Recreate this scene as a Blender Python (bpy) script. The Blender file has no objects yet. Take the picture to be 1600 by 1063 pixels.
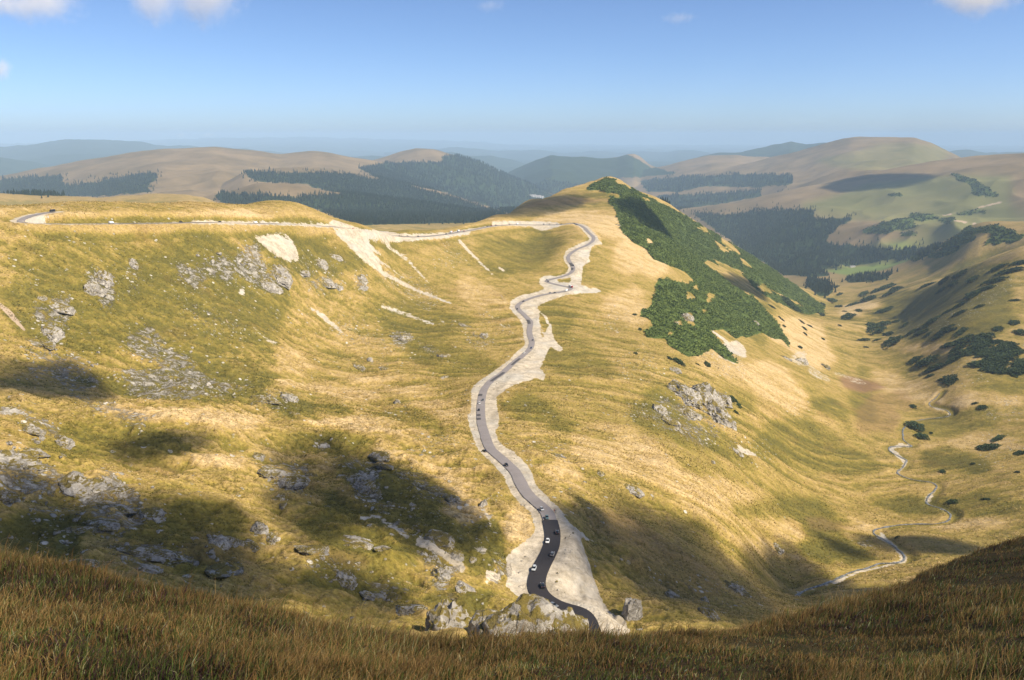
import bpy, bmesh, math, random
import numpy as np
from mathutils import Vector, Matrix, noise as mnoise

R = math.radians
rng = np.random.default_rng(7)
random.seed(7)
scene = bpy.context.scene
COL = scene.collection

# ------------------------------------------------------------------ camera, sky, sun, exposure
F_PX, CX, CY, HORIZON = 1256.0, 800.0, 531.5, 212.0      # in pixels of the 1600 x 1063 photograph
PITCH = math.atan((CY - HORIZON) / F_PX)
cam = bpy.data.cameras.new('camera')
cam.sensor_fit = 'HORIZONTAL'; cam.sensor_width = 36.0
cam.lens = 36.0 * F_PX / 1600.0
cam.clip_start = 0.1; cam.clip_end = 200000.0
cam_o = bpy.data.objects.new('camera', cam); COL.objects.link(cam_o)
cam_o.location = (0, 0, 0); cam_o.rotation_euler = (R(90) - PITCH, 0, 0)
scene.camera = cam_o

SUN_AZ, SUN_EL = R(114), R(47)                            # azimuth clockwise from the viewing direction
sun_dir = Vector((math.sin(SUN_AZ) * math.cos(SUN_EL), math.cos(SUN_AZ) * math.cos(SUN_EL), math.sin(SUN_EL)))
world = bpy.data.worlds.new('World'); scene.world = world; world.use_nodes = True
wn = world.node_tree; wn.nodes.clear()
wo = wn.nodes.new('ShaderNodeOutputWorld'); bg = wn.nodes.new('ShaderNodeBackground'); sky = wn.nodes.new('ShaderNodeTexSky')
sky.sky_type = 'NISHITA'; sky.sun_disc = False; sky.sun_elevation = SUN_EL; sky.sun_rotation = SUN_AZ
sky.altitude = 1800; sky.air_density = 0.65; sky.dust_density = 3.0; sky.ozone_density = 5.0
bg.inputs[1].default_value = 0.108
wn.links.new(sky.outputs[0], bg.inputs[0]); wn.links.new(bg.outputs[0], wo.inputs[0])
sl = bpy.data.lights.new('sun', 'SUN'); sl.energy = 4.6; sl.angle = R(0.53); sl.color = (1.0, 0.89, 0.71)
so = bpy.data.objects.new('sun', sl); COL.objects.link(so)
so.rotation_euler = (-sun_dir).to_track_quat('-Z', 'Y').to_euler()
scene.view_settings.view_transform = 'Standard'; scene.view_settings.look = 'None'
scene.view_settings.exposure = 0.66; scene.view_settings.gamma = 1.0
scene.cycles.max_bounces = 5; scene.cycles.diffuse_bounces = 2; scene.cycles.glossy_bounces = 2
scene.cycles.transparent_max_bounces = 48; scene.cycles.volume_bounces = 4
scene.cycles.use_denoising = True

# ------------------------------------------------------------------ helpers: properties, materials
def tag(o, label=None, cat=None, group=None, kind=None):
    if label: o['label'] = label
    if cat: o['category'] = cat
    if group: o['group'] = group
    if kind: o['kind'] = kind
    return o

def link_mesh(name, me, parent=None, mat=None):
    o = bpy.data.objects.new(name, me); COL.objects.link(o)
    if parent: o.parent = parent
    if mat: me.materials.clear(); me.materials.append(mat)
    return o

def np_mesh(name, V, faces, smooth=True):
    """faces: list of (n, k) integer arrays"""
    me = bpy.data.meshes.new(name)
    V = np.asarray(V, np.float32)
    me.vertices.add(len(V)); me.vertices.foreach_set('co', V.ravel())
    loops = np.concatenate([f.ravel() for f in faces]).astype(np.int32)
    tot = np.concatenate([np.full(len(f), f.shape[1], np.int32) for f in faces])
    start = np.concatenate([[0], np.cumsum(tot)[:-1]]).astype(np.int32)
    me.loops.add(len(loops)); me.loops.foreach_set('vertex_index', loops)
    me.polygons.add(len(tot)); me.polygons.foreach_set('loop_start', start); me.polygons.foreach_set('loop_total', tot)
    me.polygons.foreach_set('use_smooth', np.full(len(tot), smooth))
    me.update(calc_edges=True)
    return me

def col_attr(me, name, arr):
    a = me.attributes.new(name, 'FLOAT_COLOR', 'POINT')
    arr = np.asarray(arr, np.float32)
    if arr.shape[1] == 3: arr = np.c_[arr, np.ones(len(arr), np.float32)]
    a.data.foreach_set('color', np.ascontiguousarray(arr).ravel())

class NT:
    """tiny node-graph writer"""
    def __init__(s, name):
        s.m = bpy.data.materials.new(name); s.m.use_nodes = True
        s.t = s.m.node_tree; s.t.nodes.clear()
        s.out = s.n('ShaderNodeOutputMaterial')
    def n(s, typ, **kw):
        nd = s.t.nodes.new(typ)
        for k, v in kw.items(): setattr(nd, k, v)
        return nd
    def put(s, sock, v):
        if isinstance(v, bpy.types.NodeSocket): s.t.links.new(v, sock)
        elif isinstance(v, (tuple, list)) and len(v) == 3 and sock.type == 'RGBA': sock.default_value = (*v, 1)
        else: sock.default_value = v
    def math(s, op, a, b=0.0, c=0.0, clamp=False):
        nd = s.n('ShaderNodeMath', operation=op, use_clamp=clamp)
        for i, v in enumerate((a, b, c)): s.put(nd.inputs[i], v)
        return nd.outputs[0]
    def mix(s, f, a, b, blend='MIX'):
        nd = s.n('ShaderNodeMix', data_type='RGBA', blend_type=blend)
        s.put(nd.inputs[0], f); s.put(nd.inputs[6], a); s.put(nd.inputs[7], b)
        return nd.outputs[2]
    def step(s, v, lo, hi):
        nd = s.n('ShaderNodeMapRange', interpolation_type='SMOOTHSTEP')
        s.put(nd.inputs[0], v); nd.inputs[1].default_value = lo; nd.inputs[2].default_value = hi
        return nd.outputs[0]
    def noise(s, vec, scale, detail=4.0, rough=0.55, dist=0.0, color=False):
        nd = s.n('ShaderNodeTexNoise'); s.put(nd.inputs['Vector'], vec)
        nd.inputs['Scale'].default_value = scale; nd.inputs['Detail'].default_value = detail
        nd.inputs['Roughness'].default_value = rough; nd.inputs['Distortion'].default_value = dist
        return nd.outputs['Color' if color else 'Fac']
    def voro(s, vec, scale, feature='F1', rand=1.0):
        nd = s.n('ShaderNodeTexVoronoi', feature=feature); s.put(nd.inputs['Vector'], vec)
        nd.inputs['Scale'].default_value = scale; nd.inputs['Randomness'].default_value = rand
        return nd
    def mapping(s, vec, scale=(1, 1, 1), rot=(0, 0, 0)):
        nd = s.n('ShaderNodeMapping'); s.put(nd.inputs[0], vec)
        nd.inputs['Scale'].default_value = scale; nd.inputs['Rotation'].default_value = rot
        return nd.outputs[0]
    def attr(s, name):
        return s.n('ShaderNodeAttribute', attribute_name=name)
    def sep(s, c):
        nd = s.n('ShaderNodeSeparateColor'); s.put(nd.inputs[0], c); return nd.outputs
    def bsdf(s, color, rough=0.9, spec=0.2, normal=None, metallic=0.0, **kw):
        nd = s.n('ShaderNodeBsdfPrincipled')
        s.put(nd.inputs['Base Color'], color); s.put(nd.inputs['Roughness'], rough)
        s.put(nd.inputs['Specular IOR Level'], spec); s.put(nd.inputs['Metallic'], metallic)
        if normal is not None: s.put(nd.inputs['Normal'], normal)
        for k, v in kw.items(): s.put(nd.inputs[k], v)
        s.t.links.new(nd.outputs[0], s.out.inputs[0])
        return nd
    def bump(s, h, strength=0.5, dist=1.0, normal=None):
        nd = s.n('ShaderNodeBump'); nd.inputs['Strength'].default_value = strength; nd.inputs['Distance'].default_value = dist
        s.put(nd.inputs['Height'], h)
        if normal is not None: s.put(nd.inputs['Normal'], normal)
        return nd.outputs[0]
    def pos(s): return s.n('ShaderNodeNewGeometry').outputs['Position']

def simple_mat(name, color, rough=0.6, spec=0.4, var=0.12, scale=3.0, metallic=0.0, coat=0.0):
    g = NT(name); p = g.n('ShaderNodeTexCoord').outputs['Object']
    f = g.noise(p, scale, 4)
    c = g.mix(f, tuple(x * (1 - var) for x in color), tuple(min(1, x * (1 + var)) for x in color))
    g.bsdf(c, rough, spec, metallic=metallic, **({'Coat Weight': coat} if coat else {}))
    return g.m

# ------------------------------------------------------------------ helpers: numpy noise
def perlin(x, y, seed=0):
    xi = np.floor(x).astype(np.int64); yi = np.floor(y).astype(np.int64)
    xf = (x - xi).astype(np.float32); yf = (y - yi).astype(np.float32)
    def grad(ix, iy, dx, dy):
        h = (ix * 374761393 + iy * 668265263 + seed * 974711) & 0xFFFFFFFF
        h = ((h ^ (h >> 13)) * 1274126177) & 0xFFFFFFFF
        a = ((h ^ (h >> 16)) & 0xFFFF).astype(np.float32) * (2 * math.pi / 65536.0)
        return np.cos(a) * dx + np.sin(a) * dy
    u = xf * xf * xf * (xf * (xf * 6 - 15) + 10); v = yf * yf * yf * (yf * (yf * 6 - 15) + 10)
    a = grad(xi, yi, xf, yf); b = grad(xi + 1, yi, xf - 1, yf)
    c = grad(xi, yi + 1, xf, yf - 1); d = grad(xi + 1, yi + 1, xf - 1, yf - 1)
    return ((a + (b - a) * u) * (1 - v) + (c + (d - c) * u) * v) * 1.5

def fbm(x, y, wavelength, octaves=4, seed=0, gain=0.5, ridged=False):
    s = np.zeros(np.broadcast(x, y).shape, np.float32); amp = 1.0; f = 1.0 / wavelength
    for i in range(octaves):
        n = perlin(x * f + 17.3 * i, y * f - 9.1 * i, seed + i * 31)
        s += amp * ((1 - 2 * np.abs(n)) if ridged else n)
        amp *= gain; f *= 2.03
    return s

def sstep(x, a, b):
    t = np.clip((x - a) / (b - a), 0, 1); return t * t * (3 - 2 * t)

# ------------------------------------------------------------------ pixel -> ray
def ray(u, v):
    x = (np.asarray(u, float) - CX) / F_PX; up = (CY - np.asarray(v, float)) / F_PX
    Y = math.cos(PITCH) + math.sin(PITCH) * up; Z = -math.sin(PITCH) + math.cos(PITCH) * up
    return np.arctan2(x, Y), Z / np.hypot(x, Y)          # azimuth, slope

# ------------------------------------------------------------------ terrain heights
# visible and hidden ground, as (u, v, horizontal distance in metres)
GROUND = [
 # the mountain road
 (905,975,235),(880,960,245),(850,937,258),(835,915,270),(850,885,285),(862,850,302),(862,820,328),(830,765,375),(800,720,425),(765,680,490),(752,640,560),
 (763,600,645),(800,568,740),(825,545,805),(828,512,890),(812,478,985),(840,462,1045),(890,452,1085),(852,439,1120),(890,427,1170),(888,402,1240),(925,374,1370),(905,350,1490),
 # the ridge road and the saddle
 (870,352,1480),(830,351,1470),(780,350,1420),(740,358,1330),(690,367,1240),(640,370,1160),(580,362,1090),(530,353,1030),(450,348,960),(330,346,880),(200,348,820),(100,349,780),(30,345,755),(50,336,790),(90,330,815),
 (-150,350,760),(-400,360,760),
 # the crest
 (-400,330,900),(-150,325,870),(0,322,860),(100,319,870),(200,319,890),(300,321,930),(400,322,1000),(455,317,1060),(490,327,1070),(530,347,1075),(580,358,1120),(620,364,1180),(690,363,1260),(730,353,1340),(770,337,1500),(820,318,1760),(880,299,2000),(920,285,2120),(955,277,2200),
 (860,330,1650),(900,325,1750),(920,305,1950),
 # behind the crest
 (-400,380,1300),(0,360,1100),(200,360,1130),(400,355,1250),(455,348,1320),(530,378,1310),(620,400,1450),(690,398,1540),(770,378,1800),(820,352,2100),(880,332,2350),(955,315,2650),
 (-400,350,2500),(0,345,2300),(300,345,2500),(600,360,2700),(800,350,3000),(955,345,3400),(1000,345,3600),(0,320,4500),(400,325,4500),(700,330,4600),(950,330,4700),
 # the wall under the ridge
 (-300,420,680),(-300,520,590),(-300,620,470),
 (50,375,735),(50,420,690),(50,470,645),(50,520,600),(50,565,560),(50,600,520),
 (200,380,790),(200,420,745),(200,470,695),(200,520,640),(200,570,585),(200,605,545),(200,622,525),
 (350,380,850),(350,420,810),(350,470,755),(350,520,695),(350,570,640),(350,610,585),
 (500,375,985),(500,420,925),(500,470,865),(500,520,790),(500,570,710),(500,605,645),
 (620,400,1090),(620,450,990),(620,500,890),(620,550,780),(620,600,670),(620,640,590),
 (720,395,1190),(720,450,1040),(720,500,900),(720,550,780),(700,620,625),
 (800,380,1340),(800,420,1170),(860,380,1360),(850,412,1210),(780,450,1060),(780,520,870),
 # hummocky ground in the cirque
 (60,618,480),(150,627,470),(250,632,465),(330,634,480),(420,620,560),
 (60,655,425),(150,670,410),(250,680,400),(330,690,395),(450,670,470),(550,680,470),(650,690,460),(690,720,425),
 (0,640,425),(0,700,350),(0,760,300),(0,820,255),(0,880,215),(-250,700,330),(-250,820,240),(-250,900,190),
 (120,720,355),(230,722,362),(330,735,348),(120,745,325),(150,800,275),(150,850,235),(150,900,200),
 (280,760,320),(300,820,262),(300,870,230),(300,930,195),
 (430,720,400),(440,742,372),(440,800,300),(450,850,262),(450,900,232),(450,960,200),
 (560,720,410),(560,770,345),(560,810,312),(600,860,268),(600,910,240),(600,960,215),
 (680,770,360),(700,830,300),(720,870,275),(720,920,248),(740,960,225),
 (770,760,375),(790,800,338),(780,850,295),(775,900,268),
 # below the road, falling to the valley
 (880,380,1330),(950,330,1720),(960,400,1310),(960,460,1120),(950,520,930),(950,600,700),(950,680,545),(950,760,430),(950,850,340),(950,920,290),(960,965,262),
 (1000,340,1740),(1010,380,1500),(1020,430,1290),(1025,500,1030),(1040,600,760),(1085,640,725),(1050,700,565),(1050,780,455),(1050,860,375),(1060,930,310),
 (1100,440,1500),(1130,520,1180),(1150,600,905),(1150,680,720),(1150,760,590),(1150,840,470),(1150,915,385),
 (1200,480,1650),(1220,540,1350),(1250,590,1130),(1250,640,985),(1250,720,800),(1250,800,660),(1250,880,535),(1250,930,480),
 # right flank of the peak and its outline
 (1000,300,2230),(1050,327,2300),(1100,357,2380),(1150,385,2460),(1200,417,2560),(1250,452,2650),(1290,482,2600),
 (1060,380,2000),(1120,420,1950),(1180,450,2000),(1240,490,2050),(1320,510,1990),(1020,330,2030),
 (1050,352,2900),(1150,420,3000),(1230,450,3150),
 # the stream
 (1255,925,478),(1330,897,545),(1415,877,592),(1440,850,640),(1375,828,690),(1480,815,730),(1455,760,850),(1410,715,960),(1395,698,1000),(1410,680,1050),(1485,645,1190),(1450,630,1240),(1430,580,1490),(1380,520,1960),(1330,480,2420),(1300,452,2950),
 # right valley side
 (1520,860,640),(1600,860,650),(1700,860,640),(1600,790,765),(1550,725,930),(1600,690,1040),(1600,620,1240),(1600,560,1415),(1600,500,1630),(1600,440,1870),(1600,388,2090),
 (1500,625,1220),(1500,560,1430),(1500,500,1670),(1500,450,1960),(1545,412,2080),(1480,432,2240),(1420,482,2190),(1430,450,2430),(1380,447,2900),
 (1800,700,1000),(1800,520,1500),(1800,445,1830),(1800,378,2250),
 (1600,412,2400),(1540,436,2600),(1800,366,2600),
 (1600,349,3000),(1520,351,3150),(1465,383,3350),(1420,405,3600),(1600,372,2750),(1520,385,2800),(1470,415,2900),(1800,300,2900),
 (1600,372,3500),(1530,376,3700),(1800,340,3500),
 (1340,428,3550),(1400,412,3850),(1330,415,3980),(1280,427,3500),(1240,425,4000),(1150,400,4100),(1300,400,4450),(1400,393,4400),(1500,385,4400),(1600,372,4300),(1200,390,4600),(1100,360,4700),(1800,350,4400),
 # the hidden slope under the viewpoint
 (-200,1010,130),(150,1010,130),(450,1030,130),(800,1000,170),(800,1040,130),(1100,1010,170),(1100,1040,130),(1300,1000,260),(1400,960,330),(1500,950,330),(1600,930,380),(1800,900,400),
 (1400,1040,150),(1600,1030,150),(1800,1010,150),
]
HIDDEN_TZ = [(a, r, t) for a in (-60, -40, -20, 0, 20, 40, 60) for r, t in ((45, -0.92), (75, -0.80))]
BEYOND = [(a, r, t) for a in (-62, -50) for r, t in ((200, -0.60), (500, -0.30), (900, -0.10), (2000, -0.13), (4500, -0.10))] + \
         [(a, r, t) for a in (50, 62) for r, t in ((250, -0.62), (600, -0.40), (1100, -0.22), (1700, -0.11), (2600, -0.06), (4500, -0.09))]

def build_tps():
    P = []
    for u, v, r in GROUND:
        a, t = ray(u, v); P.append((float(a), math.log(r), float(t)))
    for a, r, t in HIDDEN_TZ + BEYOND: P.append((R(a), math.log(r), t))
    P = np.array(P); S = 2.2
    X = np.c_[P[:, 0] * S, P[:, 1]]; n = len(X)
    def K(d2): return 0.5 * d2 * np.log(d2 + 1e-9)
    A = np.zeros((n + 3, n + 3)); A[:n, :n] = K(((X[:, None] - X[None]) ** 2).sum(-1)) + np.eye(n) * 2e-5
    A[:n, n] = 1; A[:n, n + 1:] = X; A[n, :n] = 1; A[n + 1:, :n] = X.T
    w = np.linalg.solve(A, np.r_[P[:, 2], 0, 0, 0])
    def ev(az, lr):
        out = np.empty(len(az))
        for i in range(0, len(az), 4000):
            q = np.c_[az[i:i + 4000] * S, lr[i:i + 4000]]
            d2 = (q[:, :1] - X[:, 0]) ** 2 + (q[:, 1:] - X[:, 1]) ** 2
            out[i:i + 4000] = K(d2) @ w[:n] + w[n] + q @ w[n + 1:]
        return out
    return ev
tps = build_tps()

AZ = R(1) * np.concatenate([np.linspace(-62, -39.5, 40)[:-1], np.linspace(-39.5, 39.5, 1240), np.linspace(39.5, 62, 40)[1:]])
LR = np.concatenate([np.linspace(math.log(45), math.log(185), 90)[:-1], np.linspace(math.log(185), math.log(2700), 880)[:-1],
                     np.linspace(math.log(2700), math.log(14000), 440)[:-1], np.linspace(math.log(14000), math.log(58000), 130)])
NA, NR = len(AZ), len(LR)
RR = np.exp(LR)

def cubic_w(src, dst):
    """Catmull-Rom weights from a uniform coordinate src onto dst"""
    h = src[1] - src[0]; f = np.clip((dst - src[0]) / h, 0, len(src) - 1.001); i = np.floor(f).astype(int); x = f - i
    w = [(-x + 2 * x**2 - x**3) / 2, (2 - 5 * x**2 + 3 * x**3) / 2, (x + 4 * x**2 - 3 * x**3) / 2, (-x**2 + x**3) / 2]
    return [(np.clip(i + k - 1, 0, len(src) - 1), w[k]) for k in range(4)]
ca = np.linspace(AZ[0], AZ[-1], 250); cl = np.linspace(LR[0], math.log(6500), 300)
gA, gL = np.meshgrid(ca, cl)
coarse = tps(gA.ravel(), gL.ravel()).reshape(gA.shape)
tmp = sum(coarse[:, i] * w for i, w in cubic_w(ca, AZ))
T = sum(tmp[i, :] * w[:, None] for i, w in cubic_w(cl, np.minimum(LR, math.log(6400))))
Z = (T * RR[:, None]).astype(np.float32)
GX = (np.sin(AZ)[None] * RR[:, None]).astype(np.float32); GY = (np.cos(AZ)[None] * RR[:, None]).astype(np.float32)

# plain between the far ranges
bf = sstep(LR, math.log(4600), math.log(5600))[:, None]
Z = Z * (1 - bf) + bf * (-640.0 + 60 * fbm(GX, GY, 3000, 3, 5))

# far ranges: (distance, front slope, back slope, crest width, outline)
RANGES = [
 (3000, .20, .25, 60, [(-300,300),(-100,301),(0,302),(60,306),(150,308),(200,305),(240,302),(290,303),(320,309),(350,320),(400,340)]),
 (4300, .22, .25, 90, [(250,330),(300,312),(345,301),(400,287),(440,286),(470,288),(510,298),(560,304),(650,316),(720,326),(780,337),(830,352)]),
 (5600, .18, .25, 90, [(340,290),(380,270),(440,262),(480,261),(520,265),(560,271),(592,277),(625,285),(700,303),(780,330),(830,350)]),
 (7300, .13, .2, 150, [(-300,300),(-100,288),(0,275),(60,263),(130,252),(230,237),(300,231),(340,229),(400,235),(440,241),(470,239),(490,237),(515,240),(540,244),(590,252),(640,262),(700,280)]),
 (8600, .2, .3, 220, [(530,262),(570,254),(600,245),(625,237),(650,232),(675,233),(700,240),(720,243),(750,252),(780,268),(810,281),(850,299),(900,312),(960,330)]),
 (11500, .2, .3, 150, [(690,290),(740,286),(785,275),(810,262),(835,250),(862,241),(900,245),(940,247),(965,246),(980,241),(992,240),(1003,247),(1015,258),(1040,268),(1080,280),(1120,290)]),
 (6000, .2, .25, 120, [(930,345),(1000,330),(1060,326),(1150,317),(1200,304),(1250,293),(1300,284),(1350,275),(1400,263),(1450,252),(1500,245),(1560,240),(1620,236),(1750,236),(1950,250),(2200,260)]),
 (8800, .17, .25, 200, [(920,320),(1000,296),(1060,284),(1100,270),(1150,259),(1200,247),(1250,237),(1290,225),(1330,216),(1370,214),(1430,216),(1455,224),(1480,236),(1500,246),(1560,262),(1650,275)]),
 (10500, .12, .2, 160, [(900,290),(960,278),(1020,263),(1060,254),(1110,244),(1150,243),(1200,246),(1260,255),(1350,262)]),
 (14500, .12, .2, 160, [(1040,260),(1080,250),(1120,239),(1160,236),(1200,229),(1236,221),(1260,226),(1290,222),(1320,226),(1380,240)]),
 (20000, .1, .15, 200, [(1440,250),(1490,236),(1515,234),(1545,238),(1600,238),(1700,236),(1900,240)]),
 (15000, .1, .15, 200, [(-300,244),(-100,245),(0,246),(40,251),(70,258),(110,266),(200,285)]),
 (22000, .08, .12, 250, [(-300,236),(-60,234),(0,231),(40,226),(70,222),(100,220),(125,217),(160,219),(210,221),(260,227),(330,230),(400,234),(470,241),(560,250)]),
 (18000, .1, .12, 200, [(480,252),(540,246),(580,243),(620,247),(660,243),(705,238),(735,244),(765,242),(800,250),(840,258),(900,272)]),
 (27000, .06, .1, 300, [(600,240),(660,234),(720,230),(780,237),(830,234),(880,240),(930,236),(970,240),(1000,237),(1030,240),(1060,235),(1090,237),(1115,242),(1160,250)]),
 (48000, .03, .04, 600, [(-300,229),(100,224),(260,219),(350,216),(480,215),(600,218),(720,221),(830,228),(960,232),(1060,231),(1200,236),(1500,237),(1900,236)]),
]
for k, (rc, s1, s2, wd, pts) in enumerate(RANGES):
    a, t = ray([p[0] for p in pts], [p[1] for p in pts])
    fine = np.linspace(a[0], a[-1], 400); tf = np.interp(fine, a, t)
    ker = np.hanning(13); ker /= ker.sum(); tf = np.convolve(np.pad(tf, 6, 'edge'), ker, 'valid')
    tc = np.interp(AZ, fine, tf, left=-1, right=-1)
    tc = tc + 0.0006 * fbm(AZ * 28, AZ * 0 + k * 7.7, 1.0, 2, 40 + k) + np.where((AZ < a[0]) | (AZ > a[-1]), -5, 0)
    rcl = rc * (1 + 0.05 * fbm(AZ * 5, AZ * 0 + k, 1.0, 1, 80 + k))
    d = RR[:, None] - rcl[None]
    # spurs and side valleys run down the front of each range
    spur = fbm(GX, GY, rc * 0.16, 3, 120 + k, ridged=True)
    fall = np.where(d < 0, s1 * (np.sqrt(d * d + wd * wd) - wd) * (1 - 0.22 * spur), s2 * (np.sqrt(d * d + wd * wd) - wd))
    zr = (tc * rcl)[None] - fall
    Z = np.maximum(Z, zr).astype(np.float32)
Z += (fbm(GX, GY, 700, 4, 9) * (RR[:, None] * 0.0016 * sstep(LR, math.log(2600), math.log(5200))[:, None])).astype(np.float32)

# ------------------------------------------------------------------ ground relief
def col_row(az, r):
    return np.interp(az, AZ, np.arange(NA)), np.interp(np.log(r), LR, np.arange(NR))
def bilin(G, c, w):
    c = np.clip(c, 0, NA - 1.001); w = np.clip(w, 0, NR - 1.001)
    i = np.floor(c).astype(int); j = np.floor(w).astype(int); fx = c - i; fy = w - j
    return (G[j, i] * (1 - fx) + G[j, i + 1] * fx) * (1 - fy) + (G[j + 1, i] * (1 - fx) + G[j + 1, i + 1] * fx) * fy
def height(x, y):
    c, w = col_row(np.arctan2(x, y), np.hypot(x, y)); return bilin(Z, c, w)
def hit(u, v, rmin=120.0, rmax=1e9):
    """first ground seen through a pixel -> (x, y, z); the highest ground of that column if the pixel clears it"""
    a, t = ray(u, v); a = float(a); t = float(t)
    c = float(np.clip(np.interp(a, AZ, np.arange(NA)), 0, NA - 1.001)); i = int(c); f = c - i
    lo = np.searchsorted(RR, rmin); hi = min(np.searchsorted(RR, rmax), NR)
    T = (Z[lo:hi, i] * (1 - f) + Z[lo:hi, i + 1] * f) / RR[lo:hi]
    k = int(np.argmax(T >= t))
    if T[k] < t: k = int(np.argmax(T)); lr = LR[lo + k]
    elif k == 0: lr = LR[lo]
    else:
        g = (t - T[k - 1]) / (T[k] - T[k - 1]); lr = LR[lo + k - 1] + g * (LR[lo + k] - LR[lo + k - 1])
    r = math.exp(lr); z = float(np.interp(lr, LR, Z[:, i] * (1 - f) + Z[:, i + 1] * f))
    return Vector((math.sin(a) * r, math.cos(a) * r, z))

near = (1 - sstep(LR, math.log(2200), math.log(4200)))[:, None]
mid = sstep(LR, math.log(60), math.log(180))[:, None]
def world_blob(u, v, radius, rmax=3500.0):
    """soft round weight on the ground around a seen spot"""
    p = hit(u, v, rmax=rmax); return np.exp(-((GX - p.x) ** 2 + (GY - p.y) ** 2) / radius ** 2)
rough = np.clip(world_blob(100, 760, 150) + world_blob(420, 760, 140) + world_blob(640, 850, 110) + world_blob(300, 870, 110) + 0.7 * world_blob(450, 640, 120)
                + 0.6 * world_blob(150, 480, 140) + 0.5 * world_blob(450, 430, 150) + 0.4 * world_blob(1090, 640, 70), 0, 1)
# hollows and hummocks
Z += near * mid * (1.0 + 1.1 * rough) * 1.9 * fbm(GX, GY, 85, 3, 1)
Z += near * mid * rough * 2.4 * fbm(GX + 6 * fbm(GX, GY, 30, 2, 3), GY, 42, 4, 2, ridged=True)
Z += near * mid * (0.35 + 0.5 * rough) * fbm(GX, GY, 16, 4, 4)
Z += near * mid * (0.25 + 0.55 * rough) * fbm(GX, GY, 6.5, 3, 17, gain=.6)
# runnels down the fall line of the long slope (it falls to the right)
gw = np.clip(world_blob(1000, 640, 330) + world_blob(1180, 740, 260) + 0.12 * world_blob(650, 470, 260), 0, 1)
wx = GX + 0.22 * GY; wy = GY - 0.22 * GX + 20 * fbm(GX, GY, 130, 3, 11)
gul = fbm(wx * 0.16, wy, 46, 4, 12, ridged=True)
gmod = np.clip(.55 + .8 * fbm(GX, GY, 210, 3, 13), .1, 1.3)
Z += near * gw * gmod * 2.9 * (gul - 0.4)
Z += near * gw * gmod * 0.8 * fbm(wx * 0.2, wy, 14, 4, 14)
# ledges across the steep walls
Z += near * 1.3 * rough * np.abs(fbm(GX, GY, 23, 3, 15))
Z += near * sstep(LR, math.log(1500), math.log(2000))[:, None] * 10 * fbm(GX, GY, 260, 4, 16)
def ground_pt(u, v, rmin=120.0, rmax=1e9):
    return hit(u, v, rmin, rmax)

# ------------------------------------------------------------------ roads: levelled beds first
def smooth_line(P, n):
    P = np.array(P, float); d = np.r_[0, np.cumsum(np.hypot(*np.diff(P[:, :2], axis=0).T))]
    q = np.arange(0, d[-1], n); out = np.stack([np.interp(q, d, P[:, k]) for k in range(P.shape[1])], 1)
    return out
def gauss(A, s):
    k = int(3 * s); ker = np.exp(-np.arange(-k, k + 1) ** 2 / (2 * s * s)); ker /= ker.sum()
    return np.stack([np.convolve(np.pad(A[:, j], k, 'edge'), ker, 'valid') for j in range(A.shape[1])], 1)
def px_path(pts, rmin=150, rmax=2300, step=2.0, s=4.0, zs=14.0):
    fine = []
    for (a, b) in zip(pts[:-1], pts[1:]):
        n = max(1, int(math.hypot(b[0] - a[0], b[1] - a[1]) / 6))
        fine += [(a[0] + (b[0] - a[0]) * k / n, a[1] + (b[1] - a[1]) * k / n) for k in range(n)]
    fine.append(pts[-1])
    W = np.array([tuple(hit(u, v, rmin, rmax)) for u, v in fine])
    keep = [0]
    for i in range(1, len(W)):
        if np.hypot(*(W[i, :2] - W[keep[-1], :2])) > 1.0: keep.append(i)
    L = smooth_line(W[keep], step)
    xy = gauss(L[:, :2], s); z = gauss(height(xy[:, 0], xy[:, 1])[:, None], zs)
    return np.c_[xy, z]
ROAD_PX = [(905,350),(913,355),(918,361),(928,371),(927,377),(918,383),(905,388),(893,394),(887,400),(888,406),(894,414),(897,421),(893,428),(884,432),(868,435),(855,437),(850,439),(858,442),(880,447),(893,449),(896,451),(888,455),
           (860,459),(832,464),(815,471),(807,479),(812,487),(824,496),(830,504),(827,514),(828,525),(832,535),(829,545),(816,557),(800,570),(782,585),(764,597),(756,608),(752,625),(751,645),(753,665),
           (759,685),(772,705),(790,722),(806,742),(822,765),(838,785),(852,800),(861,816),(866,833),(863,850),(855,870),(844,890),(836,905),(834,918),(841,932),(860,947),(885,962),(908,975),(935,990),(970,1004)]
RIDGE_PX = [(92,330.5),(84,330.5),(72,331),(50,336),(32,340),(24,345),(38,349),(62,350),(110,350),(165,349.5),(270,348.5),(330,347),(400,349),(450,350.5),(515,353),(545,357),(600,367),(650,371),(692,367),(740,359),(768,353),(800,351),(860,352),(880,351),(893,348),(905,350)]
road_line = px_path(ROAD_PX)
ridge_line = px_path(RIDGE_PX, rmin=600, rmax=1600, s=5, zs=10)
ridge_line[-1] = road_line[0]

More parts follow.
